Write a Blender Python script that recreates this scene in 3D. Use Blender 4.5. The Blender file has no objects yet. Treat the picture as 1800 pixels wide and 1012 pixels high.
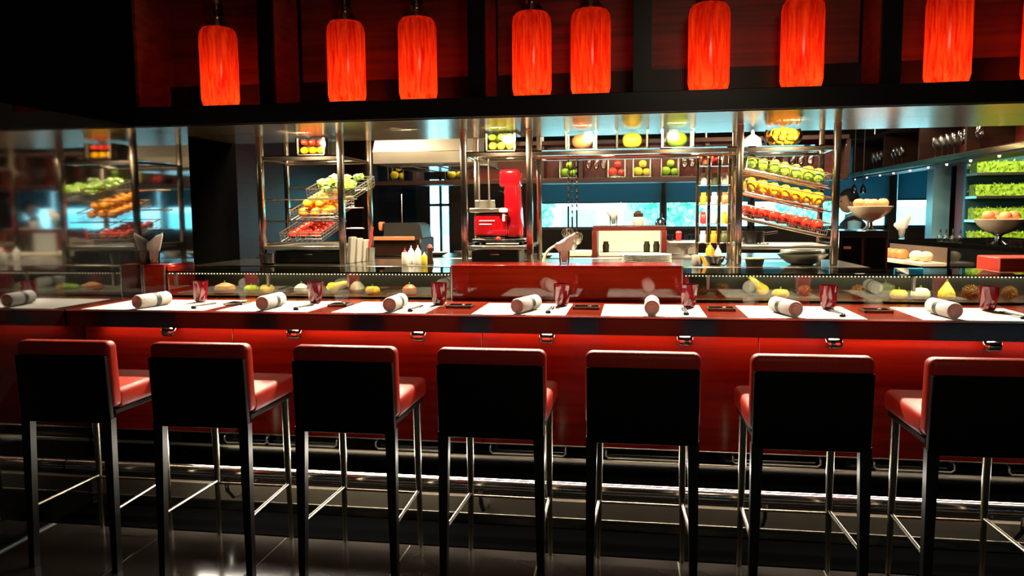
import bpy, bmesh, math, random
from math import sin, cos, pi, radians as D
from mathutils import Vector, Matrix, Euler
random.seed(7)
SC = bpy.context.scene
COL = SC.collection

# ------------------------------------------------------------------ camera, world, lights, exposure
F, H = 1350.0, 1.5
cam_data = bpy.data.cameras.new('camera'); cam = bpy.data.objects.new('camera', cam_data); COL.objects.link(cam)
cam_data.sensor_width = 36.0; cam_data.lens = 36.0*F/1800.0; cam_data.clip_start = .02
RM = Matrix.Rotation(D(9), 3, 'Z') @ Matrix.Rotation(pi/2-D(5.5), 3, 'X') @ Matrix.Rotation(D(-.45), 3, 'Z')
cam.location = (0, 0, H); cam.rotation_euler = RM.to_euler()
SC.camera = cam
SC.view_settings.view_transform = 'Standard'; SC.view_settings.look = 'None'
SC.view_settings.gamma = 1; SC.view_settings.use_curve_mapping = False
SC.view_settings.exposure = 0.0
SC.cycles.max_bounces = 10; SC.cycles.transparent_max_bounces = 24; SC.cycles.glossy_bounces = 5
SC.cycles.sample_clamp_indirect = 4.0; SC.cycles.caustics_reflective = False; SC.cycles.caustics_refractive = False

world = bpy.data.worlds.new('sky'); SC.world = world; world.use_nodes = True
bg = world.node_tree.nodes['Background']; bg.inputs[0].default_value = (.42, .86, 1, 1); bg.inputs[1].default_value = 15.0

def light(kind, name, loc, energy, color=(1, .85, .65), target=None, size=.05, sy=None, angle=60, blend=.4):
    l = bpy.data.lights.new(name, kind); l.energy = energy; l.color = color
    o = bpy.data.objects.new(name, l); COL.objects.link(o); o.location = loc
    if kind == 'AREA':
        l.shape = 'RECTANGLE'; l.size = size; l.size_y = sy or size
    else:
        l.shadow_soft_size = size
    if kind == 'SPOT': l.spot_size = D(angle); l.spot_blend = blend
    if target is not None: o.rotation_euler = (Vector(target)-Vector(loc)).to_track_quat('-Z', 'Y').to_euler()
    return o
WARM = (1, .80, .55); SOFT = (1, .86, .64); GOLD = (1, .80, .50)
SEATX = [-2.40, -1.755, -1.165, -.53, .085, .735, 1.45]      # one setting in front of each stool
for x in SEATX:                                              # downlights in the canopy lip above each setting
    light('SPOT', 'counter_downlight', (x, 4.55, 1.985), 210, SOFT, (x, 3.55, 1.0), .02, angle=64, blend=.5)
light('AREA', 'under_counter_strip', (-.2, 3.53, .945), 5.0, (1, .62, .40), (-.2, 3.55, .3), 5.0, .012)
light('AREA', 'under_counter_wash', (-.2, 3.482, .95), 5.5, (1, .86, .68), (-.2, 3.40, .2), 5.0, .02).data.spread = D(50)
light('AREA', 'foot_strip', (-1.5, 3.50, .345), 12, (1, .90, .74), (-1.5, 3.36, .26), 1.4, .05)
light('AREA', 'foot_strip', (1.0, 3.52, .345), 13, (1, .90, .76), (1.0, 3.38, .25), 3.6, .022)
for x, e in ((-2.1, 105), (-1.4, 60), (-.83, 85), (-.3, 85), (.25, 85), (.9, 125)):  # soffit spots over the rack; the front ones are added to brighten the fruit
    light('SPOT', 'rack_spot', (x, 4.40, 2.0), e, GOLD, (x, 4.95, 1.5), .03, angle=120, blend=.5)
    light('SPOT', 'rack_spot', (x+(.13 if abs(x) < .4 else 0), 5.08, 1.995), e*.6, GOLD, (x, 4.90, 1.0), .03, angle=130, blend=.6)
for x, y, e in ((-2.2, 5.7, 80), (0, 5.9, 170), (2.0, 6.0, 100), (-1.5, 7.7, 90), (1.2, 7.7, 90), (3.4, 7.2, 60)):
    light('AREA', 'kitchen_ceiling_light', (x, y, 2.72), e, WARM, (x, y, 0), .5)
light('AREA', 'lower_shelf_fill', (.89, 4.665, 1.279), 2.5, GOLD, (.89, 4.74, 1.2), .42, .015)  # added fill for the plates under the shelf, no known fixture
light('AREA', 'case_strip', (1.5, 4.125, 1.172), 5, SOFT, (1.5, 4.3, 1.05), 2.0, .01)
light('AREA', 'case_strip', (-1.8, 4.125, 1.172), 2.5, SOFT, (-1.8, 4.3, 1.05), 1.6, .01)
light('AREA', 'dining_ceiling_light', (.6, .6, 2.85), 10, WARM, (.6, 2.6, 1.0), .6)

def P(px, py, Y=None, Z=None, X=None):
    """the point seen at pixel (px, py) on the plane Y=, Z= or X= of the room"""
    d = RM @ Vector(((px-900)/F, (506-py)/F, -1))
    t = Y/d.y if Y is not None else ((Z-H)/d.z if Z is not None else X/d.x)
    return Vector((d.x*t, d.y*t, H+d.z*t))
def PX(px, Y, py=400): return P(px, py, Y=Y).x
def PZ(px, py, Y): return P(px, py, Y=Y).z

# ------------------------------------------------------------------ materials
def M(name, col, rough=.5, metal=0, spec=.5, coat=0, emit=None, es=0, var=0, scale=(6, 6, 6), bump=0, bscale=60, sheen=0):
    m = bpy.data.materials.new(name); m.use_nodes = True; nt = m.node_tree; b = nt.nodes['Principled BSDF']
    b.inputs['Base Color'].default_value = (*col, 1); b.inputs['Roughness'].default_value = rough
    b.inputs['Metallic'].default_value = metal; b.inputs['Specular IOR Level'].default_value = spec
    b.inputs['Coat Weight'].default_value = coat; b.inputs['Coat Roughness'].default_value = .06
    if emit: b.inputs['Emission Color'].default_value = (*emit, 1); b.inputs['Emission Strength'].default_value = es
    if var or bump:
        tc = nt.nodes.new('ShaderNodeTexCoord'); mp = nt.nodes.new('ShaderNodeMapping'); mp.inputs['Scale'].default_value = scale
        nt.links.new(tc.outputs['Object'], mp.inputs[0])
    if var:
        n = nt.nodes.new('ShaderNodeTexNoise'); n.inputs['Scale'].default_value = 1; n.inputs['Detail'].default_value = 6
        r = nt.nodes.new('ShaderNodeValToRGB'); nt.links.new(mp.outputs[0], n.inputs[0]); nt.links.new(n.outputs[0], r.inputs[0])
        r.color_ramp.elements[0].position = .3; r.color_ramp.elements[1].position = .7
        r.color_ramp.elements[0].color = (*[c*(1-var) for c in col], 1); r.color_ramp.elements[1].color = (*[min(1, c*(1+var)) for c in col], 1)
        nt.links.new(r.outputs[0], b.inputs['Base Color'])
    if bump:
        n2 = nt.nodes.new('ShaderNodeTexNoise'); n2.inputs['Scale'].default_value = bscale; nt.links.new(tc.outputs['Object'], n2.inputs[0])
        bp = nt.nodes.new('ShaderNodeBump'); bp.inputs['Strength'].default_value = bump; bp.inputs['Distance'].default_value = .004
        nt.links.new(n2.outputs[0], bp.inputs['Height']); nt.links.new(bp.outputs[0], b.inputs['Normal'])
    return m
def glass(name, tint=(.95, .97, .95), k=.25, add=.03, rough=.02):
    m = bpy.data.materials.new(name); m.use_nodes = True; nt = m.node_tree; nt.nodes.clear()
    out = nt.nodes.new('ShaderNodeOutputMaterial'); mix = nt.nodes.new('ShaderNodeMixShader')
    t = nt.nodes.new('ShaderNodeBsdfTransparent'); t.inputs[0].default_value = (*tint, 1)
    g = nt.nodes.new('ShaderNodeBsdfGlossy'); g.inputs['Roughness'].default_value = rough
    lw = nt.nodes.new('ShaderNodeLayerWeight'); lw.inputs[0].default_value = k
    ma = nt.nodes.new('ShaderNodeMath'); ma.operation = 'ADD'; ma.inputs[1].default_value = add; ma.use_clamp = True
    nt.links.new(lw.outputs['Fresnel'], ma.inputs[0]); nt.links.new(ma.outputs[0], mix.inputs[0])
    nt.links.new(t.outputs[0], mix.inputs[1]); nt.links.new(g.outputs[0], mix.inputs[2]); nt.links.new(mix.outputs[0], out.inputs[0])
    return m
def shade_red():
    """thin translucent shell of the lantern: the lamp inside shines through it, streaks are its own pigment"""
    m = bpy.data.materials.new('lantern_shell'); m.use_nodes = True; nt = m.node_tree; nt.nodes.clear()
    out = nt.nodes.new('ShaderNodeOutputMaterial'); tc = nt.nodes.new('ShaderNodeTexCoord'); mp = nt.nodes.new('ShaderNodeMapping')
    mp.inputs['Scale'].default_value = (55, 55, 6); mp.inputs['Rotation'].default_value = (.12, .1, 0)
    n = nt.nodes.new('ShaderNodeTexNoise'); n.inputs['Scale'].default_value = 1; n.inputs['Detail'].default_value = 5; n.inputs['Distortion'].default_value = .6
    r = nt.nodes.new('ShaderNodeValToRGB'); r.color_ramp.elements[0].position = .34; r.color_ramp.elements[1].position = .70
    r.color_ramp.elements[0].color = (.62, .006, .002, 1); r.color_ramp.elements[1].color = (1, .075, .014, 1)
    nt.links.new(tc.outputs['Object'], mp.inputs[0]); nt.links.new(mp.outputs[0], n.inputs[0]); nt.links.new(n.outputs[0], r.inputs[0])
    tr = nt.nodes.new('ShaderNodeBsdfTranslucent'); nt.links.new(r.outputs[0], tr.inputs[0])
    gl = nt.nodes.new('ShaderNodeBsdfGlossy'); gl.inputs['Roughness'].default_value = .15
    mx = nt.nodes.new('ShaderNodeMixShader'); mx.inputs[0].default_value = .05
    nt.links.new(tr.outputs[0], mx.inputs[1]); nt.links.new(gl.outputs[0], mx.inputs[2]); nt.links.new(mx.outputs[0], out.inputs[0])
    return m
def blind_mat():
    m = bpy.data.materials.new('blind_fabric'); m.use_nodes = True; nt = m.node_tree; nt.nodes.clear()
    out = nt.nodes.new('ShaderNodeOutputMaterial'); a = nt.nodes.new('ShaderNodeAddShader')
    d = nt.nodes.new('ShaderNodeBsdfDiffuse'); d.inputs[0].default_value = (.03, .08, .10, 1)
    t = nt.nodes.new('ShaderNodeBsdfTranslucent'); t.inputs[0].default_value = (.035, .095, .115, 1)
    nt.links.new(d.outputs[0], a.inputs[0]); nt.links.new(t.outputs[0], a.inputs[1]); nt.links.new(a.outputs[0], out.inputs[0])
    return m
black = M('black_lacquer', (.004, .004, .005), .35, spec=.3)
blackmat = M('black_matte', (.0015, .0015, .0015), .9, spec=.0)
blackgloss = M('black_gloss', (.004, .004, .004), .10, spec=.25)
chrome = M('chrome', (.78, .76, .72), .10, 1)
satin = M('satin_steel', (.29, .26, .20), .30, 1)
railm = M('brushed_rail', (.80, .77, .72), .20, 1)
steel = M('brushed_steel', (.62, .60, .55), .28, 1, var=.08, scale=(2, 2, 90))
soffitm = M('polished_soffit', (.68, .57, .42), .22, 1)
postm = M('polished_post', (.62, .50, .40), .16, 1)
redwood = M('red_lacquer_wood', (.26, .010, .004), .16, spec=.4, var=.35, scale=(1.2, 5, 26))
divlac = M('divider_lacquer', (.34, .022, .006), .05, spec=.6, var=.3, scale=(1.2, 5, 30))
reddark = M('dark_red_lacquer_edge', (.016, .002, .0015), .14, spec=.35)
nichewood = M('niche_wood', (.22, .035, .018), .4, var=.4, scale=(1.5, 6, 30))
topwood = M('counter_top_wood', (.22, .022, .008), .12, spec=.5, var=.4, scale=(2, 14, 3))
leather = M('red_leather', (.46, .028, .012), .44, spec=.22, bump=.25, bscale=220)
leatherblk = M('black_leather', (.0035, .0035, .0035), .62, spec=.12)
darkwood = M('black_wood', (.006, .005, .004), .4, spec=.25)
paper = M('white_paper', (.86, .84, .78), .7, var=.03)
cloth = M('napkin_cloth', (.80, .78, .74), .9, bump=.5, bscale=140)
thincloth = M('thin_napkin_cloth', (.84, .80, .74), .9); _n = thincloth.node_tree; _t = _n.nodes.new('ShaderNodeBsdfTranslucent'); _t.inputs[0].default_value = (.84, .80, .74, 1)
_m = _n.nodes.new('ShaderNodeMixShader'); _m.inputs[0].default_value = .5; _n.links.new(_n.nodes['Principled BSDF'].outputs[0], _m.inputs[1]); _n.links.new(_t.outputs[0], _m.inputs[2]); _n.links.new(_m.outputs[0], _n.nodes['Material Output'].inputs[0])
band = M('black_paper_band', (.02, .02, .02), .6)
tumbl = glass('dark_red_glass', (.30, .012, .03), .35, .10, .03)
tumblb = M('red_tumbler', (.22, .006, .018), .06, spec=.7, coat=.5)
glassm = glass('clear_glass', (.96, .97, .95), .22, .02)
caseglass = glass('case_glass', (.90, .92, .86), .32, .10)
edgeglass = glass('green_glass_edge', (.62, .72, .45), .35, .18, .1)
vaseglass = glass('vase_glass', (.97, .97, .93), .25, .05, .04)
frost = glass('thick_glass', (.92, .93, .85), .5, .30, .25)
winglass = glass('window_glass', (.86, .97, 1), .2, .03)
wineglass = glass('wine_glass', (.98, .97, .95), .22, .04, .08)
tilem = M('dark_stone_tile', (.040, .034, .028), .14, spec=.35, var=.3, scale=(4, 4, 4))
grout = M('pale_grout', (.42, .38, .31), .6)
stone = M('black_stone', (.002, .002, .002), .15, spec=0)
pale = M('pale_stone', (.20, .165, .115), .5, var=.12)
mirror = M('dark_mirror_glass', (.006, .006, .006), .05, spec=1.0)
mirror.node_tree.nodes['Principled BSDF'].inputs['IOR'].default_value = 1.95
plaster = M('warm_plaster', (.62, .54, .42), .8)
browndark = M('dark_brown_wood', (.022, .008, .005), .4, spec=.25, var=.3, scale=(3, 3, 30))
redbrown = M('red_brown_wood', (.10, .012, .007), .35, spec=.3, var=.3, scale=(3, 3, 30))
copper = M('orange_copper', (.65, .22, .09), .35)
white = M('white_ceramic', (.85, .83, .76), .25)
cream = M('cream_ceramic', (.78, .70, .50), .3)
grey = M('grey_plastic', (.32, .30, .26), .5)
hoodm = M('dull_hood_steel', (.26, .23, .18), .5, 1)
ledge = M('steel_worktop', (.42, .40, .35), .2, 1)
redplast = M('red_enamel', (.30, .004, .008), .14, coat=.6)
redbox = M('bright_red_panel', (.70, .05, .02), .35)
whitep = M('white_plastic', (.88, .87, .83), .35)
redp = M('red_plastic', (.70, .03, .03), .35)
yellowp = M('yellow_sauce', (.75, .60, .06), .4)
orangep = M('orange_plastic', (.9, .36, .02), .4)
tomato = M('tomato_skin', (.72, .030, .015), .2, spec=.6)
orangef = M('orange_peel', (.92, .36, .015), .4, bump=.4, bscale=200)
peppery = M('yellow_pepper_skin', (.92, .45, .015), .2, spec=.6)
lime = M('lime_skin', (.30, .55, .03), .35, bump=.3, bscale=180)
pepperg = M('green_leaf', (.22, .42, .03), .4, var=.3)
paleleaf = M('pale_leaf', (.65, .78, .35), .5, var=.2)
lemon = M('lemon_peel', (.92, .72, .06), .4, bump=.3, bscale=180)
peach = M('peach_skin', (.88, .26, .10), .5, var=.3, scale=(9, 9, 9))
gourdy = M('yellow_gourd', (.88, .55, .03), .35, var=.15, scale=(20, 20, 20))
gourdw = M('white_gourd', (.72, .68, .52), .5)
gourdg = M('green_gourd', (.10, .12, .05), .5)
burr = M('brown_husk', (.20, .095, .022), .9)
stemm = M('green_stem', (.12, .22, .04), .6)
bread = M('bread_crust', (.55, .22, .06), .6, var=.3, scale=(12, 12, 12))
skin = M('skin', (.55, .32, .22), .5)
hairm = M('black_hair', (.006, .006, .008), .5)
shirt = M('pale_blue_shirt', (.20, .45, .58), .8)
vest = M('dark_waistcoat', (.015, .02, .03), .8)
foliage = M('foliage', (.30, .52, .03), .6, var=.4, scale=(30, 30, 30))
blueglass = M('dark_blue_gloss', (.004, .010, .020), .06, spec=.6)
colblue = M('pale_blue_column', (.28, .60, .72), .35)
colred = M('dull_red_column', (.28, .07, .09), .5)
framem = M('dark_window_frame', (.012, .03, .05), .4)
outwall = M('pale_facade', (.80, .82, .80), .9)
outgrn = M('street_tree_leaves', (.22, .60, .42), .8, var=.4)
ground = M('pavement', (.5, .5, .48), .9)
ledm = M('led', (.9, .8, .6), .3, emit=(1, .82, .55), es=3)
trackled = M('track_lamp_lens', (.9, .6, .5), .3, emit=(1, .62, .45), es=4)
warmlit = M('glowing_back_panel', (.9, .82, .6), .5, emit=(1, .86, .55), es=1.1)  # emission stands in for the light inside the shelf unit
warmdim = M('pastry_back_panel', (.10, .06, .035), .5)
lanternm = shade_red(); blindm = blind_mat()
lampcap = M('aged_brass', (.16, .12, .07), .35, 1)

# ------------------------------------------------------------------ mesh helpers
def B(): return bmesh.new()
def box(bm, x0, x1, y0, y1, z0, z1, bev=0, seg=1, mi=0):
    g = bmesh.ops.create_cube(bm, size=1)['verts']
    for v in g: v.co = Vector((x0+(v.co.x+.5)*(x1-x0), y0+(v.co.y+.5)*(y1-y0), z0+(v.co.z+.5)*(z1-z0)))
    fs = set(f for v in g for f in v.link_faces)
    for f in fs: f.material_index = mi
    if bev: bmesh.ops.bevel(bm, geom=list(set(e for f in fs for e in f.edges)), offset=bev, segments=seg, affect='EDGES', profile=.5)
    return bm
def bx(*a, **k): return box(B(), *a, **k)
def tube(bm, pts, r, n=8, closed=False, mi=0, taper=None):
    pts = [Vector(p) for p in pts]; rings = []; N = len(pts); up = None
    for i, p in enumerate(pts):
        a = pts[(i-1) % N] if (closed or i > 0) else p; b = pts[(i+1) % N] if (closed or i < N-1) else p
        t = (b-a).normalized()
        if up is None: up = t.orthogonal().normalized()
        up = (up-t*up.dot(t))
        up = up.normalized() if up.length > 1e-6 else t.orthogonal().normalized()
        s = t.cross(up); rr = r if taper is None else r+(taper-r)*i/max(1, N-1)
        rings.append([bm.verts.new(p+(up*cos(2*pi*k/n)+s*sin(2*pi*k/n))*rr) for k in range(n)])
    for i in range(N if closed else N-1):
        A, C = rings[i], rings[(i+1) % N]
        for k in range(n):
            f = bm.faces.new((A[k], A[(k+1) % n], C[(k+1) % n], C[k])); f.material_index = mi
    if not closed:
        bm.faces.new(rings[0][::-1]).material_index = mi; bm.faces.new(rings[-1]).material_index = mi
    return bm
def lathe(bm, prof, n=20, c=(0, 0, 0), mi=0, cap0=True, cap1=True, lob=0, amp=0):
    rings = []
    for r, z in prof:
        rings.append([bm.verts.new((c[0]+r*(1+amp*cos(lob*2*pi*k/n))*cos(2*pi*k/n), c[1]+r*(1+amp*cos(lob*2*pi*k/n))*sin(2*pi*k/n), c[2]+z)) for k in range(n)])
    for A, C in zip(rings, rings[1:]):
        for k in range(n): bm.faces.new((A[k], A[(k+1) % n], C[(k+1) % n], C[k])).material_index = mi
    if cap0: bm.faces.new(rings[0][::-1]).material_index = mi
    if cap1: bm.faces.new(rings[-1]).material_index = mi
    return bm
def lt(*a, **k): return lathe(B(), *a, **k)
def blob(bm, r, h=1., lob=0, amp=0., dim=.15, c=(0, 0, 0), n=14, m=9, mi=0, taper=0):
    """a fruit standing on z=0 of its own frame: r radius, h height ratio, lobes, dimpled poles, taper narrows the top"""
    pr = []
    for i in range(m):
        th = pi*(i+.35)/(m-.3); s = sin(th); z = -cos(th)
        z *= (1-dim*math.exp(-(s/.4)**2)); pr.append((r*s*(1-taper*(z+1)/2), r*h*(z+1)))
    return lathe(bm, pr, n, c, mi, lob=lob, amp=amp)
def prism(bm, poly, y0, y1, mi=0, axis='y'):
    def V(p, t): return (p[0], t, p[1]) if axis == 'y' else ((t, p[0], p[1]) if axis == 'x' else (p[0], p[1], t))
    a = [bm.verts.new(V(p, y0)) for p in poly]; b = [bm.verts.new(V(p, y1)) for p in poly]; n = len(poly)
    bm.faces.new(a).material_index = mi; bm.faces.new(b[::-1]).material_index = mi
    for i in range(n): bm.faces.new((a[i], b[i], b[(i+1) % n], a[(i+1) % n])).material_index = mi
    return bm
def xf(bm, loc=(0, 0, 0), rot=(0, 0, 0), sc=(1, 1, 1)):
    bmesh.ops.transform(bm, matrix=Matrix.Translation(loc) @ Euler(rot).to_matrix().to_4x4() @ Matrix.Diagonal((*sc, 1)), verts=bm.verts); return bm
def ob(name, bm, mat, parent=None, loc=None, rot=None, sharp=38):
    me = bpy.data.meshes.new(name); bmesh.ops.recalc_face_normals(bm, faces=bm.faces); bm.to_mesh(me); bm.free()
    for m in (mat if isinstance(mat, (list, tuple)) else (mat,)): me.materials.append(m)
    me.polygons.foreach_set('use_smooth', [True]*len(me.polygons)); me.set_sharp_from_angle(angle=D(sharp))
    o = bpy.data.objects.new(name, me); COL.objects.link(o)
    if parent is not None: o.parent = parent
    if loc is not None: o.location = loc
    if rot is not None: o.rotation_euler = rot
    return o
def tag(o, label, cat, group=None):
    o['label'] = label; o['category'] = cat
    if group: o['group'] = group
    return o
def T(name, label, cat, loc=(0, 0, 0), rot=(0, 0, 0), group=None):
    o = bpy.data.objects.new(name, None); COL.objects.link(o); o.location = loc; o.rotation_euler = rot; o.empty_display_size = .05
    return tag(o, label, cat, group)
def S(name, bm, mat, parent=None):
    o = ob(name, bm, mat, parent)
    if parent is None: o['kind'] = 'structure'
    return o
def dup(root, loc, rot=None, label=None, group=None, scale=None):
    def cp(o, par):
        c = o.copy(); COL.objects.link(c); c.parent = par
        for ch in list(o.children): cp(ch, c)
        return c
    c = cp(root, None); c.location = loc
    if rot is not None: c.rotation_euler = rot
    if scale is not None: c.scale = (scale,)*3
    if label: c['label'] = label
    if group: c['group'] = group
    return c

# ------------------------------------------------------------------ the room
WL = -2.82                                                   # plane of the dark mirrored wall
fl = S('floor', bx(-5, 7, -3, 13, -.1, -.012), M('sub_floor', (.10, .09, .075), .5))
J0 = P(714.5, 966, Z=0).x
gr_ = ob('grout', bx(WL, 4.2, -.40, 3.27, -.012, -.004), grout, fl)
tile_bm = bx(-.298, .298, -.298, .298, -.011, 0, bev=.003); first = None
for i in range(-4, 8):
    for j in range(6):
        x = J0+.3+.6*i; y = 2.97-.6*j
        if x-.3 < WL-.35 or x > 4.2: continue
        if first is None: t = first = ob('tile', tile_bm, tilem, fl)
        else: t = first.copy(); COL.objects.link(t)
        t.location = (x, y, 0)
S('trim_1', bx(WL, 4.2, 3.272, 3.54, -.012, .003), stone)
wl = S('wall_left', bx(WL-.08, WL, -3, 4.6, 0, 2.02), mirror)
ob('upper_panel', bx(WL-.08, WL+.012, -3, 4.035, 2.02, 2.95), blackmat, wl)
ob('upper_panel', bx(WL-.08, WL-.002, 4.035, 4.6, 2.02, 2.95), blackmat, wl)
S('trim_2', bx(WL-.2, WL, 4.6, 5.2, 0, 2.95, bev=.004), blackmat)
S('wall_kitchen_left', bx(-4.1, -4.0, 5.2, 11.1, 0, 2.95), browndark)
S('wall_kitchen_front', bx(-4.1, WL-.2, 5.1, 5.2, 0, 2.95), black)
S('wall_right', bx(6.4, 6.5, -3, 11.1, 0, 2.95), browndark)
S('wall_front', bx(-3, 6.5, -3.1, -3, 0, 2.95), black)
S('ceiling', bx(-3, 6.5, -3.1, 4.5, 2.95, 3.05), black)
S('ceiling_kitchen', bx(-4.1, 6.5, 4.5, 11.2, 2.76, 2.86), plaster)
# far wall with window openings
WY = 11.0
wz0, wz1 = 1.27, 2.40
wins = [(PX(733, WY), PX(792, WY), .75, 2.05), (PX(948, WY), PX(1163, WY), wz0, wz1), (PX(1168, WY), PX(1318, WY), wz0, wz1),
        (PX(1323, WY), PX(1560, WY), wz0, wz1), (PX(1572, WY), PX(1668, WY), wz0, wz1)]
bm = B(); xs = [-4.1]+[v for w in wins for v in w[:2]]+[6.5]
for a, b in zip(xs[::2], xs[1::2]): box(bm, a, b, WY, WY+.15, 0, 2.86)
for x0, x1, z0, z1 in wins: box(bm, x0, x1, WY, WY+.15, 0, z0); box(bm, x0, x1, WY, WY+.15, z1, 2.86)
S('wall_back', bm, M('dark_back_wall', (.022, .016, .012), .7, spec=.2))
for n, (x0, x1, z0, z1) in enumerate(wins):
    bm = B()
    for a in ((x0, x0+.03, z0, z1), (x1-.03, x1, z0, z1), (x0, x1, z0, z0+.04), (x0, x1, z1-.04, z1)): box(bm, a[0], a[1], WY+.03, WY+.09, a[2], a[3])
    w = S('window_%d' % (n+1), bm, framem)
    ob('pane', bx(x0, x1, WY+.055, WY+.061, z0, z1), winglass, w)
    if n == 0:
        ob('glazing_bar', bx(x0, x1, WY+.03, WY+.08, 1.62, 1.66), framem, w)
        ob('glazing_bar', bx(PX(772, WY), PX(776, WY), WY+.03, WY+.08, z0, z1), framem, w)
    elif n < 4:
        bw = T('roller_blind', ['', 'blue roller blind half down left of the rear mullion, behind three far vases', 'narrow blue roller blind on the window behind the spice rack', 'blue roller blind above the head of the man at the far windows'][n] , 'blind', ((x0+x1)/2, WY-.04, 2.45))
        L = (x1-x0)/2-.01; bz = 1.66-2.45
        ob('fabric', bx(-L, L, -.002, .002, bz, 0), blindm, bw); ob('bottom_bar', bx(-L, L, -.008, .008, bz-.02, bz, bev=.003), framem, bw)
        ob('roller', tube(B(), [(-L, 0, .0), (L, 0, 0)], .03, 12), framem, bw)
    else:
        bw = T('roller_blind', 'short blue roller blind on the rightmost far window beside the pale column', 'blind', ((x0+x1)/2, WY-.04, 2.45)); L = (x1-x0)/2-.01; bz = 1.66-2.45
        ob('fabric', bx(-L, L, -.002, .002, bz, 0), blindm, bw); ob('bottom_bar', bx(-L, L, -.008, .008, bz-.02, bz, bev=.003), framem, bw)
        ob('roller', tube(B(), [(-L, 0, 0), (L, 0, 0)], .03, 12), framem, bw)
# outside
S('ground_outside', bx(-30, 40, 11.2, 60, -.6, -.5), ground)
def street_tree(x, y, z, r, label):
    t = T('street_tree', label, 'tree', (x, y, -.5))
    ob('trunk', tube(B(), [(0, 0, 0), (.05, 0, z*.5+.25), (0, .05, z+.5)], .12, 8, taper=.05), browndark, t)
    bm = B()
    for k in range(650):
        d = Vector((random.gauss(0, 1), random.gauss(0, 1), random.gauss(0, .8))).normalized()*r*random.uniform(.5, 1)
        q = bmesh.ops.create_icosphere(bm, subdivisions=1, radius=r*.085)['verts']
        for v in q: v.co = v.co*random.uniform(.6, 1.2)+d+Vector((0, 0, z+.5))
    ob('crown', bm, outgrn, t)
street_tree(-2.6, 17, 1.7, .9, 'leafy green street tree outside the window left of the rear mullion')
street_tree(.9, 22, 1.9, 1.1, 'leafy green street tree outside the window behind the squat dark flask')
street_tree(5.0, 24, 1.5, 1.0, 'leafy green street tree outside the far right window')
street_tree(-6.2, 18, 1.3, .9, 'leafy green street tree outside the narrow tall window')
bd = T('office_building', 'pale glazed office building across the street, seen through the far windows', 'building', (4, 40, -.5))
ob('wall', bx(-30, 26, 0, 5, 0, 5), outwall, bd)
wb = None
for r in range(2):
    for k in range(16):
        if wb is None: q = wb = ob('window', bx(-.9, .9, -.03, .05, 0, 1.3), M('facade_window', (.25, .6, .62), .2), bd)
        else: q = wb.copy(); COL.objects.link(q)
        q.location = (-26+3.2*k, 0, .9+2.2*r)

# ------------------------------------------------------------------ the bar counter
CX0, CX1 = WL+.004, 3.6
YF, YB = 3.44, 4.08
bar = T('bar_counter', 'long red lacquered bar counter with chrome foot rail behind the stools', 'bar counter', (0, 0, 0))
ob('countertop', bx(CX0, CX1, YF, 4.5, 1.030, 1.04, bev=.001), topwood, bar)
ob('edge_strip', bx(CX0, CX1, YF-.005, YF, 1.033, 1.040, bev=.001), steel, bar)
ob('fascia', bx(CX0, CX1, YF-.002, YF+.03, .955, 1.030, bev=.002), reddark, bar)
ob('soffit_board', bx(CX0, CX1, YF+.03, 4.4, .955, .985), reddark, bar)
seams = [CX0, PX(411, 3.56, 620), PX(848, 3.56, 620), PX(1333, 3.56, 620), PX(1800, 3.56, 620)+.25, CX1]
for a, b in zip(seams, seams[1:]): ob('front_panel', bx(a+.0015, b-.0015, 3.56, 3.6, .40, .955, bev=.002), redwood, bar)
ob('body', bx(CX0, CX1, 3.6, 4.48, .0, .955), blackmat, bar)
ob('lower_panel', bx(CX0, CX1, 3.575, 3.6, .14, .40), blackgloss, bar)
ob('trim_strip', bx(CX0, CX1, 3.555, 3.575, .325, .340, bev=.002), satin, bar)
ob('trim_strip', bx(CX0, CX1, 3.555, 3.560, .397, .402, bev=.001), satin, bar)
ob('plinth', bx(CX0, CX1, 3.54, 3.6, .004, .135), pale, bar)
ob('plinth_strip', bx(CX0, CX1, 3.53, 3.54, .044, .058, bev=.002), satin, bar)
ob('foot_rail', tube(B(), [(CX0, 3.39, .255), (CX1, 3.39, .255)], .029, 24), railm, bar)
for x in (PX(400, 3.39, 900), PX(845, 3.39, 900), PX(1345, 3.39, 900), 1.62, 2.3, 3.0):
    b = B(); tube(b, [(x, 3.39, .255), (x, 3.42, .15), (x, 3.53, .10)], .012, 8); lathe(b, [(.03, 0), (.03, .01)], 16, (0, 0, 0))
    ob('rail_bracket', b, chrome, bar) if False else None
    b = tube(B(), [(x, 3.39, .24), (x, 3.40, .16), (x, 3.45, .11), (x, 3.54, .10)], .011, 8); ob('rail_bracket', b, chrome, bar)
hx = [290, 512, 732, 960, 1205, 1470, 1752]
hb = None
for px in hx:                                               # chrome bag hooks under the edge
    x = PX(px, 3.47, 592)
    if hb is None:
        b = B(); box(b, -.038, .038, -.02, .03, -.026, .026, bev=.022, seg=5)
        h0 = hb = ob('bag_hook', b, chrome, bar); q = h0
        ob('hook_plate', bx(-.02, .02, .0, .08, .012, .02), chrome, q)
    else:
        q = hb.copy(); COL.objects.link(q)
        for ch in hb.children: c = ch.copy(); COL.objects.link(c); c.parent = q
    q.location = (x, 3.50, .926)
loops = [(395, 469, 778), (470, 592, 788), (661, 784, 795), (862, 994, 802), (1065, 1208, 815), (1288, 1442, 828), (1536, 1677, 841), (1773, 1930, 850)]
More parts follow.
